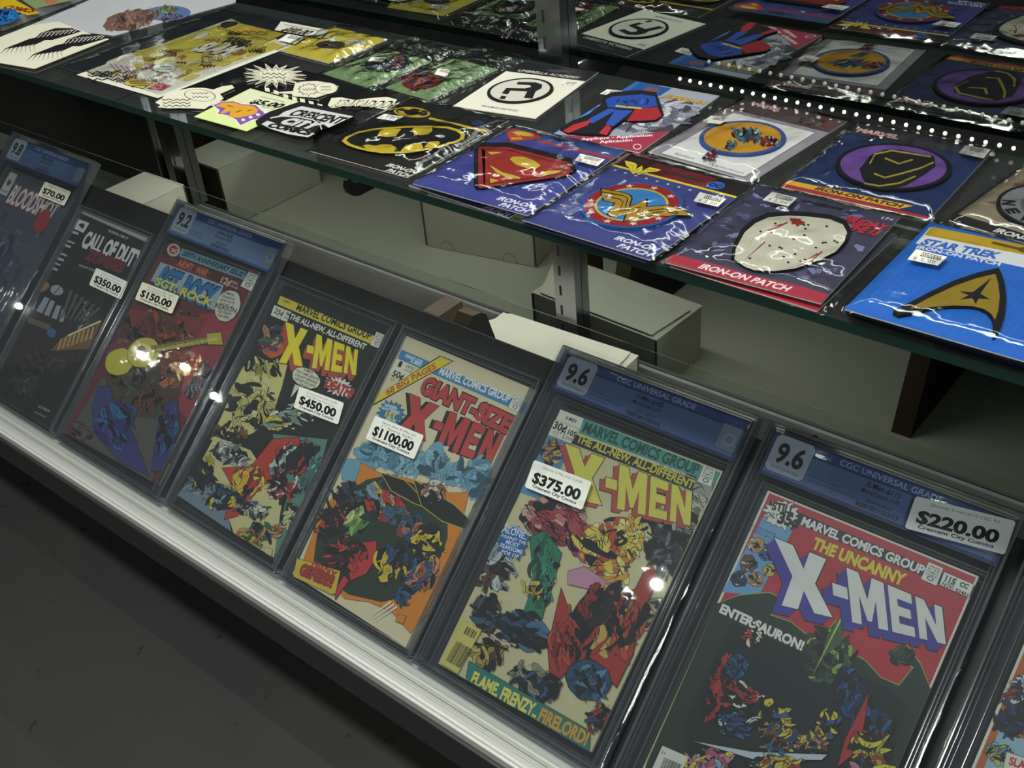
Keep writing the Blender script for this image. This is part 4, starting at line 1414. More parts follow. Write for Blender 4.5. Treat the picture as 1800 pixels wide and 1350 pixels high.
# --- orange comic cut by the right edge of the picture
t, fr = slab(0.396, -0.009, 0.205, 0.322, 'graded comic with an orange cover, cut off by the right edge of the photo', GRP, (0.021, 0.006, 0.192, 0.268), True, 8)
grade_label(t, fr, 0.205, 0.322, '', '', '', '', '', ())
a = Art(fr, 0.0, CROP_E)
a.mm = True
a.solid('#b9b09a', rect_loc(.021, .006, .192, .268), -0.0035, -0.00005)
a.h, a.layer, a.clip = 0, 0, (.021, .006, .192, .268)
a.P('#d9d4c4', (21, 6), (192, 6), (192, 268), (21, 268))
a.P('#b8602c', (23, 8), (190.5, 8), (190.5, 266.5), (23, 266.5))
a.P('#26262a', (23, 140), (80, 150), (190, 160), (190, 8), (23, 8))
a.mm = False
a.mm = True
a.K((110, 200), 60, 40, 10, ['#c9b43a', '#2c4a74', '#8c3a30', '#d8d2bc', '#b8602c'], 40, 114, 0.4)
a.K((110, 80), 70, 55, 0, ['#2c4a74', '#17181b', '#8c3a30', '#c9b43a', '#5a8aa0'], 50, 115, 0.4)
a.mm = False
a.P('#8fb2c0', (1405, 1210), (1560, 1260), (1540, 1480), (1330, 1400))
a.K((1480, 1090), 60, 90, 10, ['#2c4a74', '#17181b', '#d0d4d4', '#1f3350', '#8c3a30'], 26, 111, 0.5)
a.K((1450, 1180), 70, 50, 0, ['#1f2a50', '#2c3f78', '#17181b'], 16, 112, 0.6)
a.K((1400, 1290), 60, 40, 0, ['#c9b43a', '#8fb2c0', '#5a8aa0'], 14, 113, 0.5)
a.O('#d8d2bc', INK, 0.4, (1436, 1290), (1560, 1330), (1550, 1400), (1420, 1360))
a.T('#b03038', 'SLA', (1442, 1336), (1504, 1356), 30, 0.04)
a.build('cover', t)


# ------------------------------------------------------------------ packages and prints on the glass shelf
S1, S2, S3 = (500, 150, .24444), (900, 230, .24444), (1130, 310, .24444)
S4, S5, S6 = (1400, 330, .2445), (960, 100, .24444), (1360, 190, .24444)
S7, S8, F2 = (250, 90, .25), (480, 40, .33333), (600, 0, .33333)
F0, LL = (0, 0, .33333), (0, 0, .25556)
GP = 'bagged emblem patches on the glass shelf'


def price_tag(t, fr, crop, quad, price='$ 5.99', h=0.0049, col='#dcdad2'):
    a = Art(fr, h, crop)
    a.P(col, *quad)
    tl, tr, br, bl = [Vector(p) for p in quad]
    def m(u, v):
        p = tl.lerp(tr, u).lerp(bl.lerp(br, u), v)
        return (p.x, p.y)
    rnd = random.Random(int(quad[0][0]))
    for r in range(3):
        x = 0.26
        while x < 0.88:
            w = rnd.uniform(0.02, 0.06)
            v0 = 0.10 + r * 0.14
            a.P('#1a1a1c', m(x, v0), m(x + w, v0), m(x + w, v0 + rnd.uniform(.07, .15)), m(x, v0 + rnd.uniform(.07, .15)))
            a.layer -= 1
            x += w + rnd.uniform(0.006, 0.03)
    a.layer += 1
    a.T('#6a6a70', price, m(0.12, 0.90), m(0.86, 0.90), (bl - tl).length * 0.24, 0.0)
    a.build('price_tag', t)


def pkg(bl, br, w, h, label, z=0.0, group=GP, film_mat=None, bulge=0.0016, seed=1, name='patch_package', cat='patch package', amp=0.0012, zf=0.0046):
    fr = shelf_frame(bl, br, SHELF + 0.0004 + z)
    t = thing(name, fr, label, cat, group)
    film('clear_bag', w, h, zf, bulge, seed, film_mat or M_BAG, t, amp=amp)
    return t, fr


def card(fr, crop, x0, y0, x1, y1, col, back='#c9c6bb'):
    """The printed insert: a thin board; drawing on it goes in millimetres first, then pixels."""
    a = Art(fr, 0.0, crop, mm=True)
    a.solid(back, rect_loc(x0 / 1000, y0 / 1000, x1 / 1000, y1 / 1000), 0.0003, 0.0011)
    a.h, a.layer = 0.00112, 0
    a.P(col, (x0, y0), (x1, y0), (x1, y1), (x0, y1))
    return a


def patch(t, fr, crop, outline, col, h1=0.0036, mm=False, d=0.0, name='patch'):
    """A raised embroidered badge; returns its artist, the caller stitches the rest and builds it."""
    a = Art(fr, 0.0012, crop, mm=mm)
    loc = [a.L(p) for p in outline] if not callable(outline) else outline()
    if d:
        loc = a.grow(loc, d / 1000)
    a.solid(col, loc, 0.0012, h1)
    a.layer = 1
    return a


def star(a, col, c, r, rot=90):
    a.P(col, *[(c[0] + (r if i % 2 == 0 else r * .42) * math.cos(math.radians(rot + 36 * i)),
                c[1] + (r if i % 2 == 0 else r * .42) * math.sin(math.radians(rot + 36 * i))) for i in range(10)])


# --- winged oval, black card
t, fr = pkg((533, 267.3), (720, 318.7), .1225, .138, 'bagged black card with a yellow and black winged oval emblem', seed=2, bulge=0.003, amp=0.0022, zf=0.005)
a = card(fr, S1, 6, 3, 118.5, 134, '#1a1b1a')
a.P('#c2a52c', (52, 103.5), (118, 103.5), (118, 107.5), (50, 107.5))
a.E('#c2a52c', (27, 109), (46.5, 110), (26.5, 119.5))
a.E('#16160f', (27, 109), (44, 110), (26.7, 117.2))
a.P('#c2a52c', (22, 116), (14, 114.5), (15, 111), (21, 112))
a.P('#c2a52c', (31, 116), (39, 114.5), (38, 111), (32, 112))
a.P('#c2a52c', (12, 106), (18, 107.5), (22, 105), (27, 102.5), (32, 105), (37, 107.5), (42, 106), (36, 102), (27, 100.5), (18, 102))
a.R('#274a86', (97, 117), 6, ry=4.5)
a.T('#15151a', 'DC', (92, 115), (102, 115), 4.4, 0.04)
a.P('#0d0d0d', (52, 122), (78, 122), (78, 125), (68, 125.5), (65, 128), (62, 125.5), (52, 125))
a.T('#dedcd6', 'IRON-ON', (86, 11), (117.5, 11), 5.4, 0.03, 0.2)
a.T('#dedcd6', 'PATCH', (93, 3.2), (117.5, 3.2), 5.4, 0.03, 0.2)
a.build('card', t)
oval = [(412, 400), (440, 370), (520, 335), (640, 310), (760, 299), (900, 292), (1050, 290), (1180, 297), (1260, 320), (1300, 350), (1290, 385), (1240, 410), (1130, 440), (1000, 470), (870, 487), (760, 490), (620, 478), (520, 455), (450, 430)]
a = patch(t, fr, S1, oval, '#131412', d=2.4)
yl = '#d6bb33'
loc = [a.L(p) for p in oval]
a.raw(yl, loc)
a.raw('#151714', a.grow(loc, -0.0036))
for pl in ([(668, 362), (690, 325), (740, 308), (842, 312), (822, 335), (800, 366), (735, 371)],
           [(918, 318), (935, 302), (1062, 303), (1064, 325), (1035, 350), (985, 358), (935, 355)],
           [(562, 432), (600, 426), (655, 434), (700, 424), (770, 427), (806, 448), (780, 487), (700, 489), (610, 472)],
           [(836, 470), (872, 432), (940, 416), (985, 420), (1000, 452), (940, 480), (870, 487)],
           [(1004, 446), (1040, 405), (1112, 402), (1118, 420), (1076, 446)]):
    a.P(yl, *pl)
a.build('patch', t, M_THREAD)
price_tag(t, fr, S1, ((720, 205), (860, 225), (790, 256), (660, 236)), h=0.0078)

# --- red shield on a blue card, one over the other
for k in range(2):
    bl, br = ((717.6, 324.8), (926.5, 383.4)) if k == 0 else ((712, 328.5), (904, 391.5))
    t, fr = pkg(bl, br, .118 if k == 0 else .110, .132 if k == 0 else .11,
                'bagged blue card with a red and yellow shield emblem' if k == 0 else 'second blue card bag sticking out under the red shield package',
                z=0.0070 if k == 0 else 0.0, seed=4 + k, bulge=0.002 if k == 0 else 0.0003, amp=0.0015 if k == 0 else 0.0004, zf=0.0046 if k == 0 else 0.0022)
    if k:
        a = card(fr, F2, 2, 2, 107, 106, '#34376e')
        a.T('#aeb4d8', 'PATCH', (80, 3), (104, 3), 6.6, 0.03, 0.2)
        a.build('card', t)
        continue
    a = card(fr, F2, 3, 2, 115, 129, '#3a418a')
    a.P('#2f4a86', (3, 112), (115, 112), (115, 129), (3, 129))
    a.P('#a03430', (42, 111), (115, 111), (115, 115), (40, 115))
    a.P('#10121c', (46, 121), (54, 121), (57, 119.5), (61, 119.5), (64, 121), (74, 121), (74, 124), (64, 124), (60, 126), (56, 124), (46, 124))
    a.O('#b8453a', '#5e1c1c', 0.6, (3, 118), (9, 124), (33, 124), (40, 118), (22, 100))
    a.E('#d8b43a', (22, 119), (32, 119), (22, 122.5))
    a.P('#d8b43a', (9, 118), (14, 118), (28, 110), (20, 104), (17, 108), (24, 112))
    a.T('#dedee4', 'IRON-ON', (78, 11.5), (110, 12), 5.6, 0.03, 0.2)
    a.T('#dedee4', 'PATCH', (86, 4.0), (110.5, 4.4), 5.6, 0.03, 0.2)
    a.build('card', t)
    sh = [(705, 775), (730, 766), (890, 768), (1215, 850), (1236, 905), (1190, 935), (715, 1003), (702, 985)]
    a = patch(t, fr, F2, sh, '#1c1c1e', d=0.4)
    loc = [a.L(p) for p in sh]
    a.raw('#a3302e', a.grow(loc, -0.0028))
    a.raw('#1e1a1a', a.grow(loc, -0.0072))
    a.raw('#a8322f', a.grow(loc, -0.0082))
    ye = '#d6b838'
    for pl in ([(770, 800), (852, 803), (790, 816)],
               [(886, 838), (905, 826), (960, 826), (1010, 842), (1052, 872), (1030, 888), (975, 886), (920, 868)],
               [(780, 872), (800, 878), (850, 908), (905, 922), (948, 936), (940, 944), (870, 936), (815, 908)],
               [(782, 938), (832, 952), (786, 966)],
               [(1045, 915), (1090, 900), (1165, 898), (1148, 910), (1078, 926)]):
        a.O(ye, '#2a1c14', 0.5, *pl)
    a.build('patch', t, M_THREAD)
    price_tag(t, fr, F2, ((1260, 810), (1390, 840), (1350, 876), (1230, 846)), h=0.0056)

# --- winged double-letter disc on a purple-blue card
for k in range(2):
    bl, br = ((909.8, 389), (1138, 461)) if k == 0 else ((912, 396), (1133, 467))
    t, fr = pkg(bl, br, .1165 if k == 0 else .112, .1395 if k == 0 else .12,
                'bagged purple-blue card with a gold winged letter on a starred disc' if k == 0 else 'edge of another bag under the starred disc package',
                z=0.0034 if k == 0 else 0.0, seed=8 + k, bulge=0.0018 if k == 0 else 0.0002, amp=0.0014 if k == 0 else 0.0003, zf=0.0046 if k == 0 else 0.0022)
    if k:
        card(fr, S2, 2, 2, 109, 116, '#2c2f5c', '#2a2b3c').build('card', t)
        continue
    a = card(fr, S2, 3, 2, 114, 131, '#39407f')
    a.P('#341318', (3, 111), (114, 111), (114, 131), (3, 131))
    a.P('#6e1c24', (48, 112), (86, 112), (86, 131), (48, 131))
    a.P('#541820', (30, 111), (48, 112), (48, 131), (30, 131))
    a.P('#1c1114', (88, 111), (114, 111), (114, 131), (88, 131))
    a.P('#dcc836', (3, 109.4), (114, 109.4), (114, 112.2), (3, 112.2))
    a.P('#3a2a26', (50, 119), (60, 119), (63, 117.8), (67, 117.8), (70, 119), (80, 119), (81, 121), (80, 123), (71, 123), (68, 125.5), (62, 125.5), (59, 123), (50, 123), (49, 121))
    a.R('#2c62b4', (91, 120), 6.6)
    a.T('#141a2c', 'DC', (86, 117.6), (96, 117.6), 5, 0.05)
    for i in range(11):
        star(a, '#d6d8e2', (11 + i * 9.7, 104), 1.6)
    a.T('#dedee6', 'IRON-ON', (76, 13), (110, 13), 5.4, 0.03, 0.2)
    a.T('#dedee6', 'PATCH', (84, 5), (110, 5), 5.4, 0.03, 0.2)
    a.mm = False
    a.O('#dcc836', '#3a1a16', 0.3, (812, 214), (880, 230), (902, 246), (888, 276), (938, 250), (938, 286), (990, 262), (1074, 280), (1045, 292), (985, 296), (905, 318), (900, 300), (868, 312), (850, 288), (838, 262), (820, 248))
    a.W('#3a1a16', [(828, 238), (872, 250), (862, 296), (912, 276), (906, 304), (960, 280), (1040, 284)], 3)
    a.build('card', t)
    c = (58.4, 58.8)
    a = patch(t, fr, S2, [(c[0] + 37 * math.cos(i * math.pi / 26), c[1] + 37 * math.sin(i * math.pi / 26)) for i in range(52)], '#2c5ea6', mm=True)
    a.R('#a02a36', c, 34.4)
    a.R('#d6be34', c, 26.6)
    a.R('#3d86cc', c, 24.8)
    for i in range(10):
        an = math.radians(20 + 36 * i)
        star(a, '#dcd8d4', (c[0] + 30.4 * math.cos(an), c[1] + 30.4 * math.sin(an)), 3.4, 80 + 36 * i)
    a.mm = False
    gold = '#b5902e'
    a.O(gold, '#14120e', 1.1, (645, 417), (700, 428), (800, 446), (845, 462), (858, 486), (838, 548), (968, 496), (962, 548), (1030, 545), (1120, 537), (1200, 560), (1288, 598), (1262, 608), (1170, 604), (1120, 614), (1060, 606), (960, 612), (808, 648), (826, 594), (716, 616), (690, 600), (745, 518), (700, 508), (664, 500), (655, 480), (668, 474), (640, 458), (650, 448))
    for st in ([(650, 440), (800, 466), (832, 486), (812, 566)], [(660, 470), (770, 490), (800, 510), (770, 580), (850, 566)], [(860, 560), (930, 548), (900, 590)], [(910, 590), (1000, 572), (1100, 560), (1200, 588)], [(1010, 592), (1090, 580), (1190, 596)]):
        a.W('#14120e', st, 7)
    a.build('patch', t, M_THREAD)
    price_tag(t, fr, S2, ((1350, 440), (1540, 490), (1480, 546), (1305, 505)), h=0.0052)

# --- pale badge on a nebula card with a red band
for k in range(2):
    bl, br = ((1159, 462.8), (1440, 538)) if k == 0 else ((1172, 472), (1437, 553.5))
    t, fr = pkg(bl, br, .1205 if k == 0 else .112, .137 if k == 0 else .12,
                'bagged violet cloudy card with a pale badge and a red bottom band' if k == 0 else 'second red-edged bag lying under the pale badge package',
                z=0.0040 if k == 0 else 0.0, seed=12 + k, bulge=0.0026 if k == 0 else 0.0002, amp=0.0022 if k == 0 else 0.0003, zf=0.0046 if k == 0 else 0.0022)
    if k:
        a = card(fr, S3, 1, 2, 107, 116, '#3a3850')
        a.P('#a02c40', (1, 2), (107, 2), (107, 13), (1, 13))
        a.build('card', t)
        continue
    a = card(fr, S3, 3, 1.5, 112, 131, '#3a3a52')
    rnd = random.Random(6)
    for i in range(110):
        a.B(rnd.choice(('#454560', '#565478', '#2c2c3e', '#6c6a96', '#363650', '#4c4058', '#7e7cac')), (rnd.uniform(10, 105), rnd.uniform(20, 124)), rnd.uniform(2, 8), rnd.uniform(1.5, 5), rnd.uniform(0, 180), i, 0.6, 16, None)
    a.P('#a02c40', (3, 1.5), (112, 1.5), (112, 13), (90, 14.5), (60, 12.5), (30, 14), (3, 13))
    a.T('#e0dadc', 'IRON-ON PATCH', (26, 4.4), (88, 4.4), 6.4, 0.03, 0.2)
    a.T('#b02c38', 'FRIDAY', (80, 107), (110, 107), 8.6, 0.05, 0.2, '#2a1418', 0.6)
    a.T('#b02c38', 'THE 13', (87, 97.5), (108, 97.5), 8, 0.06, 0.2, '#2a1418', 0.6)
    a.T('#d8d8dc', '17+', (102, 122), (110, 122), 3.4, 0.02)
    a.P('#22222e', (44, 122), (54, 122), (57, 121), (61, 121), (64, 122), (74, 122), (74, 125), (64, 125), (60, 127), (56, 125), (44, 125))
    a.build('card', t)
    out = [(720, 400), (800, 332), (900, 288), (1050, 276), (1200, 284), (1350, 303), (1450, 343), (1482, 400), (1462, 470), (1400, 545), (1250, 618), (1100, 668), (950, 688), (800, 682), (730, 658), (645, 600), (655, 520)]
    a = patch(t, fr, S3, out, '#17171a', d=1.0)
    a.raw('#d2cfbc', a.grow([a.L(p) for p in out], -0.0012))
    a.B('#8e2c30', (1105, 325), 70, 34, 15, 3, 0.5, 26, None)
    for st in ([(1040, 330), (960, 370), (880, 395), (800, 440), (740, 520)], [(1000, 345), (930, 360)], [(1290, 540), (1220, 600), (1120, 640), (1010, 672)], [(1260, 555), (1180, 600), (1080, 640)], [(880, 470), (800, 540), (720, 610)]):
        a.W('#9a3036', st, 12, True)
    rnd = random.Random(3)
    for i in range(26):
        a.B('#2c2b2a', (rnd.uniform(760, 1400), rnd.uniform(330, 640)), 13, 8, 10, i, 0.25, 10, None)
    a.build('patch', t, M_THREAD)
    price_tag(t, fr, S3, ((930, 110), (1110, 155), (1045, 216), (860, 170)), h=0.0054)

# --- arrowhead badge on a bright blue card, top of a stack of four
for k in range(4):
    dz = 0.0034 * (3 - k)
    t, fr = pkg((1473, 546) if k == 0 else (1474 + k, 547 + 2.6 * k), (1800, 641.7) if k == 0 else (1797, 643 + 4 * k), .116, .136 if k == 0 else .128,
                ('bagged bright blue card with a gold arrowhead badge, on top of its stack', 'second bag down in the stack under the gold arrowhead badge',
                 'third bag down in the stack under the gold arrowhead badge', 'bottom bag of the stack under the gold arrowhead badge')[k],
                z=dz, seed=20 + k, bulge=0.0008 if k == 0 else 0.0, amp=0.0009 if k == 0 else 0.0002, zf=0.0043 if k == 0 else 0.0022)
    if k:
        card(fr, S4, 2, 2, 112, 122, '#1d2c52', '#161b2e').build('card', t)
        continue
    a = card(fr, S4, 3, 2, 113, 130, '#1c63c2')
    for i in range(24):
        a.W('#3a7cd4', [(6 + i * 4.5, 4 + (i * 37 % 30)), (6 + i * 4.5 + 1, 60 + (i * 53 % 35))], 0.25)
    a.mm = False
    a.P('#d6d7dc', (856, 402), (960, 285), (1950, 535), (1910, 636))
    a.P('#b8961e', (922, 340), (972, 280), (1975, 480), (1950, 545))
    a.T('#8f7416', 'THE ORIGINAL SERIES', (925, 342), (1330, 418), 13)
    a.T('#2a62bc', 'STAR TREK', (884, 404), (1440, 512), 46, 0.05, 0.22)
    a.T('#d8dce4', 'IRON-ON PATCH', (858, 434), (1460, 562), 23, 0.04)
    a.mm = True
    a.P('#5a4a12', (46, 120.5), (62, 120.5), (65, 119), (69, 119), (72, 120.5), (86, 120.5), (86, 124), (72, 124), (69, 126.5), (65, 126.5), (62, 124), (46, 124))
    a.build('card', t)
    dl = [(690, 918), (700, 900), (810, 850), (960, 770), (1130, 690), (1300, 634), (1450, 598), (1474, 650), (1494, 730), (1503, 830), (1490, 940), (1456, 1040), (1414, 1100), (1404, 1070), (1412, 1000), (1400, 955), (1368, 915), (1310, 885), (1230, 872), (1100, 872), (960, 890), (820, 925), (730, 940)]
    a = patch(t, fr, S4, dl, '#1c1c1c')
    a.P('#9c842c', (812, 868), (960, 788), (1130, 708), (1290, 652), (1430, 618), (1452, 690), (1462, 780), (1452, 880), (1428, 950), (1400, 905), (1350, 872), (1270, 852), (1140, 846), (980, 856))
    a.P('#1c1c1c', (1404, 645), (1322, 762), (1392, 802), (1308, 798), (1290, 836), (1262, 794), (1174, 806), (1236, 772), (1168, 745), (1270, 750))
    a.build('patch', t, M_THREAD)
    price_tag(t, fr, S4, ((860, 440), (1085, 496), (1015, 560), (798, 515)), h=0.0052)

# --- red and blue badge on a blue and grey card
fr = shelf_frame((971, 238), (1122.6, 270), SHELF + 0.0004)
t = thing('patch_card', fr, 'open blue and grey card with a red and blue badge and a red bottom band', 'patch card', 'cards on the glass shelf')
a = Art(fr, 0, S5, mm=True)
a.solid('#c9c6bb', rect_loc(0.000, 0.000, .085, .134), 0.0003, 0.0011)
a.h, a.layer = 0.00112, 0
a.P('#8b8f9c', (0, 0), (85, 0), (85, 134), (0, 134))
a.P('#2c5a9c', (0, 70), (0, 134), (24, 134), (20, 96))
a.P('#3f78c0', (0, 0), (8, 30), (4, 60), (0, 60))
a.K((55, 70), 40, 45, 0, ['#a9abb4', '#7d8090', '#c2c2c8', '#6a6c7a', '#5c5f70'], 40, 201, 0.3, '#3a3b44', 0.15)
a.K((14, 62), 14, 16, 0, ['#9c3440', '#5a4a5a', '#2c5a9c', '#b06070'], 12, 202, 0.5, '#3a3b44', 0.15)
a.P('#8f2e44', (5, 0), (85, 0), (85, 48), (60, 24), (30, 8))
a.P('#1e4a8c', (6, 112), (38, 112), (38, 132), (6, 132))
a.B('#6a4a44', (24, 122), 9, 7, 0, 3, 0.3, 14, None)
a.T('#b08a3a', 'SUPERMAN', (42, 110), (83, 110), 6.4, 0.05, 0.1, '#2a2420', 0.5)
a.mm = False
a.T('#dcd4d6', 'Appliqué - Application', (250, 602), (765, 572), 17, 0.02)
a.T('#dcd4d6', 'Aplicación', (385, 622), (620, 608), 17, 0.02)
a.R('#dcd4d6', (655, 648), 30, ry=20)
a.R('#8f2e44', (655, 648), 25, ry=16)
a.build('card', t)
o = [(415, 300), (470, 275), (600, 262), (680, 258), (790, 275), (812, 340), (840, 425), (800, 462), (700, 476), (560, 470), (470, 530), (440, 575), (330, 572), (230, 566), (160, 556), (106, 532), (190, 480), (310, 430), (400, 360)]
a = patch(t, fr, S5, o, '#16161c', d=0.4)
a.P('#2446a0', (430, 305), (480, 284), (690, 268), (785, 285), (800, 350), (700, 372), (560, 372), (440, 360))
a.P('#9e2430', (640, 375), (800, 360), (832, 424), (780, 455), (580, 462))
a.P('#2c50ac', (500, 380), (620, 388), (480, 500), (430, 480))
a.P('#2c50ac', (450, 370), (510, 380), (330, 480), (300, 450))
a.P('#b02c34', (330, 450), (300, 490), (160, 548), (120, 532), (200, 485))
a.P('#b02c34', (440, 485), (470, 510), (435, 565), (378, 548))
a.P('#c9b03a', (500, 346), (690, 366), (680, 376), (500, 358))
a.K((620, 320), 140, 30, 5, ['#2446a0', '#3460bc', '#1c3684'], 12, 203, 0.7, '#12142a', 0.2)
a.build('patch', t, M_THREAD)
price_tag(t, fr, S5, ((440, 232), (580, 250), (520, 284), (385, 266)), '$ 7.99', h=0.0014)

# --- yellow disc badge on a grey card
t, fr = pkg((1131, 268.7), (1327, 325), .105, .143, 'bagged greyish card with a yellow disc badge ringed in blue', seed=31, amp=0.0017, bulge=0.002)
a = card(fr, S5, 3, 2, 101, 138, '#8d8690')
rnd = random.Random(8)
for i in range(40):
    a.W('#77707c', [(rnd.uniform(4, 98), rnd.uniform(4, 136)), (rnd.uniform(4, 98), rnd.uniform(4, 136))], 0.4)
a.P('#4c3c40', (3, 110), (101, 110), (101, 138), (3, 138))
a.K((78, 122), 18, 10, 0, ['#5c4a4c', '#6e3438', '#3c4a5a', '#7a6a5a'], 16, 211, 0.5, d=0.15)
a.T('#b8a8a8', 'MARVEL', (18, 126), (44, 126), 6.5, 0.05, 0, '#8c2f34', 1.0)
a.O('#d2d2d0', '#50507a', 0.5, (14, 5), (92, 5), (92, 104), (14, 104))
a.T('#3a3a44', 'Applique', (22, 9), (42, 9), 4, 0.0, 0.2)
a.T('#3a3a44', 'Application', (56, 8), (88, 8), 4, 0.0, 0.2)
a.build('card', t)
c = (52, 61)
a = patch(t, fr, S5, [(c[0] + 34 * math.cos(i * math.pi / 26), c[1] + 34 * math.sin(i * math.pi / 26)) for i in range(52)], '#3a5a9a', mm=True)
a.R('#d0982e', c, 30.4)
a.mm = False
a.K((1440, 560), 120, 55, 5, ['#2f7f9c', '#24506a', '#3c94b2', '#8e3036', '#c8c4bc'], 24, 212, 0.55)
a.K((1320, 640), 70, 30, -25, ['#2f86b0', '#3c94c2', '#24607e'], 10, 213, 0.6)
a.K((1180, 710), 60, 30, -30, ['#8e2c38', '#a83a44', '#6a2430'], 10, 214, 0.6)
a.K((1600, 610), 75, 45, -15, ['#8e2c38', '#c8b8b4', '#a83a44', '#5a2a34'], 16, 215, 0.5)
a.build('patch', t, M_THREAD)
price_tag(t, fr, S5, ((1185, 422), (1320, 440), (1250, 484), (1120, 468)), '', h=0.0060, col='#b9b8ae')

# --- purple disc badge on a dark blue card
t, fr = pkg((1363.7, 330.6), (1643.6, 393), .1185, .1405, 'bagged dark blue card with a purple disc badge over a yellow band', seed=33, amp=0.0022, bulge=0.0022)
a = card(fr, S6, 3, 2, 113, 137, '#1c2c56')
rnd = random.Random(9)
for i in range(60):
    x, y = rnd.uniform(6, 108), rnd.uniform(22, 110)
    a.W('#131d3c', [(x, y), (x + rnd.uniform(-14, 14), y + rnd.uniform(-14, 14))], 0.7)
a.P('#27282e', (3, 112), (113, 112), (113, 137), (3, 137))
a.P('#9c2a30', (3, 2), (113, 2), (113, 5), (70, 6), (3, 6.5))
a.P('#c8942a', (3, 7), (90, 7), (97, 16), (3, 14))
a.T('#33280e', 'IRON-ON PATCH', (26, 8.4), (90, 9.4), 5, 0.05, 0.2)
a.T('#b9a4a4', 'MARVEL', (10, 119), (44, 119), 7, 0.05, 0, '#8a2c34', 1.2)
a.build('card', t)
c = (61, 67)
a = patch(t, fr, S6, [(c[0] + 41 * math.cos(i * math.pi / 26), c[1] + 41 * math.sin(i * math.pi / 26)) for i in range(52)], '#15151c', mm=True)
a.R('#6e4a9a', c, 37.6)
a.mm = False
a.O('#17171a', '#0c0c0e', 0.4, (700, 340), (800, 300), (900, 300), (1060, 330), (1150, 350), (1160, 420), (1080, 480), (940, 560), (800, 590), (680, 570), (640, 500), (620, 440))
for st in ([(690, 400), (730, 330), (850, 305), (1010, 330), (1130, 350)], [(720, 470), (800, 500), (920, 470), (1060, 430), (1150, 390)], [(650, 540), (760, 560), (900, 540), (1020, 490)], [(800, 360), (900, 400), (1000, 370)]):
    a.W('#a8963e', st, 12)
a.build('patch', t, M_THREAD)
price_tag(t, fr, S6, ((1380, 265), (1560, 298), (1510, 362), (1330, 322)), h=0.0056, col='#8f8f90')

# --- grey disc badge on a tan card
t, fr = pkg((1658, 389), (1800, 432), .1165, .138, 'bagged tan card with a grey lettered disc badge at the right edge of the photo', seed=35, amp=0.0018)
a = card(fr, S6, 3, 2, 112, 134, '#7f7460')
rnd = random.Random(12)
for i in range(70):
    a.B(rnd.choice(('#8c806a', '#6e6452', '#94886e', '#5e4a40')), (rnd.uniform(10, 106), rnd.uniform(22, 126)), rnd.uniform(2, 9), rnd.uniform(1, 4), rnd.uniform(0, 180), i, 0.6, 14, None)
a.K((28, 92), 18, 18, 0, ['#4a2c28', '#5c4438', '#3a2622'], 14, 221, 0.5, '#2a1c18', 0.2)
a.P('#17171a', (3, 2), (112, 2), (112, 13), (3, 13))
a.T('#c9c9c9', 'IRON-ON PATCH', (33, 4), (92, 4), 6, 0.04, 0.2)
a.build('card', t)
c = (49, 56)
a = patch(t, fr, S6, [(c[0] + 36 * math.cos(i * math.pi / 26), c[1] + 36 * math.sin(i * math.pi / 26)) for i in range(52)], '#17171a', mm=True)
a.R('#7e8084', c, 33.6)
a.R('#5e6064', c, 21)
for i in range(30):
    an = i * math.pi / 15
    a.W('#2a2a2e', [(c[0] + 8 * math.cos(an), c[1] + 8 * math.sin(an)), (c[0] + 20 * math.cos(an), c[1] + 20 * math.sin(an))], 0.6)
for i, ch in enumerate('NEVER'):
    an = math.radians(205 + 26 * i)
    p = (c[0] + 28.5 * math.cos(an), c[1] + 28.5 * math.sin(an))
    tx, ty = -math.sin(an), math.cos(an)
    b = (p[0] + 3.6 * math.cos(an), p[1] + 3.6 * math.sin(an))
    a.T('#17171a', ch, (b[0] - tx * 4, b[1] - ty * 4), (b[0] + tx * 4, b[1] + ty * 4), 7.5, 0.06)
for i, ch in enumerate('TWD'):
    an = math.radians(125 - 24 * i)
    p = (c[0] + 25 * math.cos(an), c[1] + 25 * math.sin(an))
    tx, ty = math.sin(an), -math.cos(an)
    if i < 2:
        a.T('#17171a', ch, (p[0] - tx * 4, p[1] - ty * 4), (p[0] + tx * 4, p[1] + ty * 4), 7.5, 0.06)
a.K(c, 15, 15, 0, ['#17171a', '#3a3a3e', '#8e9094'], 14, 222, 0.5, d=0.15)
a.build('patch', t, M_THREAD)

# --- white card with a black ring emblem
fr = shelf_frame((796.7, 188.3), (941.7, 210), SHELF + 0.0004)
t = thing('patch_card', fr, 'white card with a black top band and a black ringed symbol', 'patch card', 'cards on the glass shelf')
a = Art(fr, 0, S8, mm=True)
a.solid('#c9c6bb', rect_loc(0, 0, .086, .119), 0.0003, 0.0011)
a.h, a.layer = 0.00112, 0
a.P('#d2d0c2', (0, 0), (86, 0), (86, 119), (0, 119))
a.P('#1b1b1d', (0, 93), (86, 93), (86, 119), (0, 119))
a.T('#c9c8c0', 'UMBRELLA ACADEMY', (10, 96.5), (76, 96.5), 5.4, 0.01, 0.1)
a.B('#3a3a3e', (48, 109), 15, 5, 0, 4, 0.5, 18, None)
a.T('#2a2a2c', 'THE RUMOR LOGO PATCH', (24, 7.6), (62, 7.6), 3.2, 0.03, 0.2)
a.build('card', t)
c = (40.5, 51)
a = patch(t, fr, S8, [(c[0] + 30.5 * math.cos(i * math.pi / 26), c[1] + 30.5 * math.sin(i * math.pi / 26)) for i in range(52)], '#161618', h1=0.0026, mm=True)
a.R('#cfcdc2', c, 27.4)
a.mm = False
bk = '#161618'
a.P(bk, (1290, 312), (1385, 314), (1420, 326), (1416, 346), (1385, 362), (1368, 400), (1322, 396), (1340, 362), (1252, 358), (1238, 378), (1205, 372), (1230, 344), (1330, 346), (1362, 338), (1352, 328), (1285, 326))
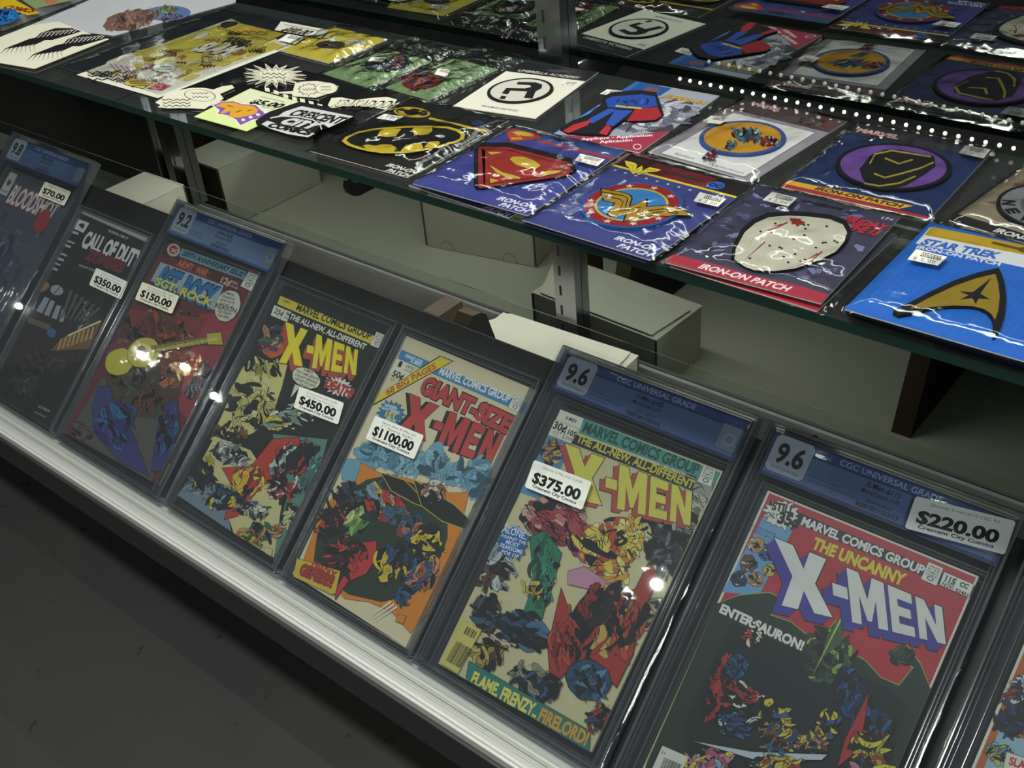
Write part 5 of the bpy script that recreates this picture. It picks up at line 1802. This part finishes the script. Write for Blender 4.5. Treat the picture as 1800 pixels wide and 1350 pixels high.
a.P(bk, (1205, 384), (1232, 388), (1220, 404), (1192, 400))
a.build('patch', t, M_THREAD)
price_tag(t, fr, S8, ((1530, 308), (1615, 312), (1590, 340), (1505, 332)), '$ 7.99', h=0.0013)

# --- two crinkled green bags and a yellow one behind
for (bl, br, w, h, lab, sd, blobs) in (
        ((665, 156.7), (753, 181.7), .072, .138, 'crinkled bag with a green card and a red badge, right of its twin', 41, (('#a8303a', '#8c2a3c', '#c04a3e', '#34508c'), (26, 33), 20, 18)),
        ((556.7, 131.7), (645, 160), .080, .130, 'crinkled bag with a green card and a dark blue badge, left of its twin', 42, (('#2c3a54', '#6a5a3c', '#a8404a', '#4a6a8c', '#3c3a34'), (42, 58), 24, 22))):
    t, fr = pkg(bl, br, w, h, lab, group='crinkled green bags', film_mat=M_GREENBAG, seed=sd, amp=0.004, bulge=0.001)
    W_, H_ = w * 1000, h * 1000
    a = card(fr, S8, 5, 5, W_ - 6, H_ - 42, '#8aa07c')
    for k in range(6):
        a.P(('#94a884', '#7d9470')[k % 2], (5, 8 + k * 14), (W_ - 6, 10 + k * 14), (W_ - 6, 13 + k * 14), (5, 14 + k * 14))
    a.build('card', t)
    pal, c, rx, ry = blobs
    a = patch(t, fr, S8, [(c[0] + rx * math.cos(i * math.pi / 16), c[1] + ry * math.sin(i * math.pi / 16)) for i in range(32)], pal[0], mm=True)
    a.K(c, rx, ry, 0, list(pal), 18, sd, 0.5)
    a.build('patch', t, M_THREAD)
    price_tag(t, fr, S8, ((870, 240), (935, 248), (915, 285), (850, 272)) if sd == 41 else ((520, 180), (600, 185), (570, 205), (500, 202)), '', h=0.0075)

t, fr = pkg((483, 90), (580, 115), .090, .098, 'clear bag with a yellow card and a dark oval sticker', group=None, seed=43, amp=0.003, name='sticker_package', cat='sticker package')
a = card(fr, S8, 2, 2, 86, 84, '#b8a83e')
for k in range(5):
    a.W('#6e5c1c', [(8, 14 + k * 5), (36, 13 + k * 5)], 0.7)
a.E('#26282a', (42, 42), (60, 44), (41, 54))
a.K((42, 42), 17, 10, 0, ['#26282a', '#4a4c4c', '#1a1c1e', '#707270'], 14, 231, 0.5, d=0.15)
a.E('#bdb9a0', (62, 60), (76, 62), (60, 68), INK, 0.5)
a.W(INK, [(54, 60), (58, 63), (62, 58), (66, 63), (70, 60)], 1.2)
a.E('#c9c4a6', (24, 58), (32, 59), (24, 63), INK, 0.3)
a.build('card', t)

# --- black backing sheet with die-cut stickers
fr = shelf_frame((268, 178), (551, 253), SHELF + 0.0004)
t = thing('backing_sheet', fr, 'black backing sheet under the white burst stickers', 'sheet')
a = Art(fr, 0, S7, mm=True)
a.solid('#111213', rect_loc(0, 0.0005, .208, .128), 0.0, 0.0005)
a.build('sheet', t)
film('clear_cover', .208, .128, 0.0010, 0.0, 51, M_BAG, t, edge=0.0006, amp=0.0003)
SHEET_Z = 0.0024


def die_cut(bl, br, lab, draw, name='sticker', cat='sticker', group='white burst stickers', z=SHEET_Z):
    fr = shelf_frame(bl, br, SHELF + z)
    t = thing(name, fr, lab, cat, group)
    a = Art(fr, 0.0004, S7)
    draw(a)
    a.build('print', t)
    return t, fr


def sheet_of(a, pts, col='#d0cdb8'):
    loc = [a.L(p) for p in pts]
    a.solid(col, loc, 0.0, 0.0005)
    return loc


def scribble(a, x0, y0, x1, y1, rows, amp, w, seed, col=INK):
    rnd = random.Random(seed)
    for r in range(rows):
        p, n = [], 9
        for i in range(n):
            p.append((x0 + (x1 - x0) * i / (n - 1) + rnd.uniform(-4, 4), y0 + (y1 - y0) * (r + .5) / rows + (amp if i % 2 else -amp) * rnd.uniform(.4, 1)))
        a.W(col, p, w)


def burst_pts(cx, cy, rx, ry, n, seed, deep=0.5):
    rnd = random.Random(seed)
    out = []
    for i in range(2 * n):
        t_ = math.pi * i / n
        k = (1 if i % 2 == 0 else deep) * rnd.uniform(0.82, 1.0)
        out.append((cx + rx * k * math.cos(t_), cy + ry * k * math.sin(t_)))
    return out


def d1(a):
    p = burst_pts(925, 168, 245, 92, 17, 5, 0.55)
    sheet_of(a, p)
    a.P(INK, *burst_pts(925, 168, 215, 76, 17, 5, 0.55))
    a.P('#d0cdb8', *burst_pts(925, 168, 195, 66, 17, 5, 0.55))
    scribble(a, 840, 150, 1010, 195, 2, 10, 6, 2)


def d2(a):
    p = [(92, 360), (140, 330), (170, 300), (250, 275), (350, 258), (430, 258), (500, 270), (560, 248), (630, 238), (648, 256), (545, 300), (572, 330), (540, 360), (470, 385), (440, 405), (350, 400), (260, 398), (180, 400), (110, 392), (130, 378)]
    sheet_of(a, p)
    a.E('#d0cdb8', (405, 310), (510, 322), (400, 350), INK, 0.8)
    scribble(a, 350, 282, 465, 335, 2, 7, 5, 14)
    scribble(a, 140, 330, 340, 395, 3, 9, 6, 4)


def d3(a):
    p = burst_pts(1170, 270, 110, 62, 12, 8, 0.75) 
    sheet_of(a, [(905, 292), (1060, 280), (1075, 225), (1150, 212), (1230, 210), (1310, 222), (1380, 245), (1370, 275), (1300, 300), (1220, 325), (1140, 320), (1060, 315), (1050, 298)])
    a.P(INK, *burst_pts(1170, 268, 92, 50, 12, 8, 0.75))
    a.P('#d0cdb8', *burst_pts(1170, 268, 82, 44, 12, 8, 0.75))
    scribble(a, 1125, 252, 1215, 285, 1, 12, 6, 15)
    a.E('#d0cdb8', (1295, 260), (1372, 262), (1290, 300), INK, 0.6)
    scribble(a, 1258, 240, 1325, 282, 2, 6, 4, 16)


def d4(a):
    sheet_of(a, [(1305, 380), (1330, 330), (1400, 325), (1500, 345), (1600, 330), (1720, 322), (1790, 340), (1780, 400), (1745, 415), (1640, 395), (1500, 380), (1400, 388), (1330, 398)])
    a.T(INK, 'KRAKADOOM', (1325, 388), (1770, 398), 46, 0.03, 0.2)
    a.T('#d0cdb8', 'KRAKADOOM', (1331, 384), (1766, 394), 36, 0.0, 0.2)


die_cut((420, 150), (540, 152), 'white spiky burst sticker on the black sheet, the largest burst', d1)
die_cut((275, 190), (370, 192), 'white speech-balloon sticker at the front left of the black sheet', d2)
die_cut((478, 170), (590, 172), 'white burst sticker with a small oval balloon beside it', d3)
die_cut((578, 188), (690, 194), 'long white jagged word sticker behind the winged oval package', d4)


def d5(a):
    for k in range(7):
        x, y = 860 + k * 62, 262 + k * 19
        if 1 < k < 4:
            x, y = x + 6, y + 8
        a.solid('#cfcfb4', [a.L(q) for q in [(x, y - 8), (x + 34, y), (x + 38, y + 24), (x + 4, y + 16)]], 0.0, 0.0005)
        a.h = 0.0004


die_cut((470, 155), (560, 180), 'row of small white squares between the two bursts and the $5.00 card', d5, 'sticker_strip', 'sticker', None, SHEET_Z + 0.0008)


# --- pale green card with a $5.00 label
def d6(a):
    sheet_of(a, [(365, 460), (735, 562), (1140, 368), (760, 262)], '#c6d490')
    a.P('#c9cdae', (762, 266), (1132, 368), (960, 450), (640, 345))
    a.W('#6a6a58', [(830, 318), (1000, 358)], 4)
    a.T(INK, '$5.00', (748, 362), (960, 400), 34, 0.05, 0.15)
    a.T('#4a4a3a', 'Crescent City', (830, 392), (930, 410), 10, 0.01)
    pu, orr = '#7a4c9c', '#c8922a'
    loc = [a.L(p) for p in [(500, 380), (560, 355), (640, 352), (700, 372), (800, 380), (840, 420), (930, 440), (890, 470), (780, 480), (690, 520), (660, 480), (600, 450), (530, 440), (545, 415)]]
    a.raw('#d8d6d2', a.grow(loc, 0.0012))
    a.raw(pu, loc)
    a.P(orr, (512, 385), (560, 362), (640, 360), (700, 378), (780, 385), (816, 410), (800, 440), (680, 468), (610, 462), (620, 420), (560, 442), (548, 436), (590, 400))
    for k in range(4):
        a.R('#d8d6d2', (710 + k * 52, 482 - k * 18), 14, ry=9)
    a.W('#2a2418', [(600, 382), (640, 392)], 5)
    a.W('#2a2418', [(660, 430), (700, 414)], 5)
    a.W('#2a2418', [(740, 420), (770, 412)], 5)


die_cut((341, 204), (433, 231), 'pale green card with an orange and purple sticker and a $5.00 price', d6, 'sticker_card', 'sticker card', None, SHEET_Z + 0.0022)

# --- the shop's own black and white woven patch
fr = shelf_frame((452, 219), (539, 247), SHELF + SHEET_Z + 0.0030)
t = thing('woven_patch', fr, 'black and white woven patch with arched lettering beside the pale green card', 'patch')
o = [(802, 515), (838, 490), (900, 450), (1110, 380), (1300, 415), (1495, 455), (1492, 478), (1250, 560), (1215, 600), (1160, 630), (1060, 618), (900, 565), (830, 545)]
a = Art(fr, 0.0, S7)
a.solid('#131314', [a.L(p) for p in o], 0.0, 0.0034)
a.layer = 1
wh = '#c9c9cc'
a.P(wh, (1120, 386), (1484, 458), (1310, 538), (1262, 505), (1200, 476), (1100, 458), (980, 456), (935, 468), (1000, 425))
a.T('#131314', 'CRESCENT', (1020, 450), (1380, 512), 52, 0.05, 0.0)
a.P(wh, (838, 512), (880, 488), (1010, 530), (1190, 560), (1212, 580), (1165, 606), (1020, 582), (900, 545))
a.T('#131314', 'COMICS', (870, 528), (1170, 592), 32, 0.08)
a.T(wh, 'CITY', (958, 502), (1210, 548), 46, 0.09, 0.2)
a.W(wh, [(900, 470), (980, 455), (1100, 462), (1200, 482), (1250, 515), (1262, 550)], 9)
a.build('woven_badge', t, M_THREAD)

# --- the yellow poster in its bag
t, fr = pkg((98, 120), (277, 173), .187, .230, 'bagged yellow poster covered in doodled sound words with a $10.00 label', group=None, seed=61, amp=0.0011, name='poster', cat='poster', zf=0.0026, bulge=0.0)
a = card(fr, LL, 2, 2, 183, 226, '#20262c', '#2a2e34')
a.mm = False
a.P('#c9c8bb', (525, 515), (1085, 675), (2010, 318), (1590, 128))
a.P('#b8ae48', (740, 420), (1245, 525), (1960, 325), (1590, 145))
a.P('#c9c8bb', (740, 420), (900, 360), (1010, 440), (1240, 470), (1245, 525), (1000, 560), (700, 480))


def on_poster(u, v):
    lo = Vector((525, 515)).lerp(Vector((1085, 675)), u)
    hi = Vector((1590, 128)).lerp(Vector((2010, 318)), u)
    return tuple(lo.lerp(hi, v))


rnd = random.Random(77)
for k in range(46):
    x, y = on_poster(rnd.uniform(0.10, 0.88), rnd.uniform(0.12, 0.92))
    a.B(rnd.choice(('#c4b03c', '#9c8a26', '#c9c8bb', '#8e5a48', '#a4982e', '#b8aa50')), (x, y), rnd.uniform(25, 70), rnd.uniform(8, 20), -18, k, 0.35, 16, '#3a3620', 0.3, k % 3 == 0)
for k in range(60):
    x, y = on_poster(rnd.uniform(0.10, 0.88), rnd.uniform(0.05, 0.93))
    scribble(a, x - 45, y - 12, x + 45, y + 12, 1 + k % 2, 9, 6, k, rnd.choice(('#17160f', '#6e2022', '#17160f', '#d6d4c6')))
a.T('#2a2820', 'BANG', (1530, 290), (1680, 312), 34, 0.06)
a.T('#2a2820', 'PING', (1530, 330), (1650, 345), 34, 0.06)
a.T('#d6d4c6', 'SLAM', (1310, 345), (1545, 380), 70, 0.06, 0.2, '#2a2820', 0.8)
a.O('#b8a83c', '#2a2820', 0.5, (1545, 205), (1640, 160), (1960, 235), (1860, 280))
scribble(a, 1630, 195, 1850, 250, 1, 9, 8, 17, '#8e3a2c')
scribble(a, 1600, 215, 1840, 268, 1, 5, 5, 18, '#3c5a4a')
a.B('#2c2a28', (1575, 172), 75, 24, -5, 5, 0.3, 18, None)
for k in range(5):
    a.P('#a06a98', (750 + k * 36, 440 + k * 6), (764 + k * 36, 442 + k * 6), (800 + k * 36, 482 + k * 5), (786 + k * 36, 480 + k * 5))
a.O('#b3a24a', INK, 0.4, (905, 540), (1050, 570), (985, 612), (850, 580))
scribble(a, 890, 555, 1010, 600, 3, 4, 5, 5)
a.O('#9c3038', INK, 0.3, (1090, 575), (1180, 590), (1110, 625), (1015, 612))
a.R('#c9c8bb', (1130, 470), 80, INK, 0.5, ry=28)
scribble(a, 1080, 455, 1180, 490, 2, 5, 4, 9)
scribble(a, 600, 490, 880, 560, 3, 12, 5, 11)
a.build('print', t)
b = Art(fr, 0.0036, F0)
b.P('#c4c3b6', (1482, 112), (1735, 158), (1690, 200), (1448, 158))
b.T(INK, '$10.00', (1478, 160), (1612, 184), 26, 0.05, 0.15)
b.W('#77776e', [(1500, 130), (1680, 162)], 4)
b.build('price_label', t)['label'] = 'white label priced $10.00'
price_tag(t, fr, F0, ((1515, 178), (1610, 196), (1555, 232), (1465, 212)), '', h=0.0034)

# --- paper prints at the far left
fr = shelf_frame((-80, 98), (61, 121), SHELF + 0.0020)
t = thing('print_sheet', fr, 'white sheet printed with two black wings at the left front of the shelf', 'print', 'paper prints at the left of the shelf')
a = Art(fr, 0.0, LL)
a.solid('#cfcdb9', [a.L(p) for p in ((-313, 383), (240, 475), (750, 272), (660, 250), (400, 150), (200, 180))], 0.0, 0.0006)
a.layer = 1
for (x0, y0) in ((560, 215), (748, 258)):
    a.P('#17171a', (x0, y0), (x0 - 60, y0 - 22), (x0 - 180, y0 - 22), (x0 - 280, y0 + 10), (x0 - 330, y0 + 60), (x0 - 200, y0 + 60), (x0 - 60, y0 + 20))
    for k in range(8):
        q = k / 7
        xs, ys = x0 - 150 - 150 * q, y0 + 25 + 25 * q
        a.W('#17171a', [(xs + 60, ys - 14), (xs - 60, ys + 10), (xs - 180 - 40 * q, ys + 70), (xs - 250 - 20 * q + 90 * (1 - q), ys + 115 + 20 * (1 - q))], 20, True)
    for k in range(9):
        a.W('#cfcdb9', [(x0 - 30 - 30 * k, y0 - 10 + 4 * k), (x0 - 60 - 30 * k, y0 + 12 + 4 * k)], 4)
        a.W('#cfcdb9', [(x0 - 40 - 26 * k, y0 - 14 + 2 * k), (x0 - 70 - 26 * k, y0 - 4 + 3 * k)], 3)
a.build('paper', t)
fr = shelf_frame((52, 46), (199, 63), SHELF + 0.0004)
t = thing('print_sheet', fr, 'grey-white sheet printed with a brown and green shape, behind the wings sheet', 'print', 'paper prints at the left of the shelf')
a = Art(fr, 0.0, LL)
a.solid('#a9acb1', [a.L(p) for p in ((205, 178), (785, 248), (1620, 20), (1640, -90), (860, -100))], 0.0, 0.0006)  # sheet grey lowered evenly; shade at this end is put into the colour
a.layer = 1
a.E('#4c6490', (1150, 90), (1310, 78), (1130, 40))
a.B('#6a4c44', (900, 140), 205, 75, -12, 5, 0.2, 26, '#2a2020', 0.6)
a.K((920, 130), 180, 65, -12, ['#7a5c50', '#5a4038', '#8c6c5e', '#4e3a34', '#6a4c48'], 30, 241, 0.6, '#2f2422', 0.3)
a.K((1150, 70), 90, 30, -8, ['#6d7a4c', '#55643c', '#83905e', '#48522f'], 16, 242, 0.6, '#2a2e1c', 0.2)
a.K((1180, 120), 100, 22, -8, ['#5a2c34', '#6e3a40', '#46242a'], 10, 243, 0.6, '#2a1a1c', 0.2)
a.T('#4a4a4e', '$ 8', (285, 196), (330, 188), 14, 0.02)
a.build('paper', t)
fr = shelf_frame((5, 55), (100, 32), SHELF + 0.0004)
t = thing('comic_stack', fr, 'thick comic with pale page edges at the top left corner of the photo', 'comic book')
a = Art(fr, 0.0, LL)
q = [(20, 215), (560, 5), (900, -140), (300, -260), (-300, -40), (-180, 160)]
loc = [a.L(p) for p in q]
a.solid('#85868a', loc, 0.0, 0.0105)
a.build('pages', t, M_INK)
a = Art(fr, 0.0106, LL)
a.raw('#2c3038', loc)
a.P('#bda01c', (-60, 5), (90, -10), (275, 90), (190, 105), (60, 62), (-60, 60))
a.T('#7a2a14', 'COMICS', (10, 55), (215, 88), 26, 0.06)
a.P('#1762a8', (-150, 70), (20, 60), (110, 65), (135, 120), (60, 160), (-100, 190))
a.K((20, 110), 90, 40, 0, ['#1762a8', '#0f3a6a', '#17181b', '#2a7ac4'], 14, 251, 0.6)
a.P('#7a8a5c', (120, -20), (420, -50), (500, 0), (330, 40), (240, 60))
a.B('#a8624e', (350, 5), 45, 26, 0, 3, 0.2, 14, None)
a.build('front_cover', t)
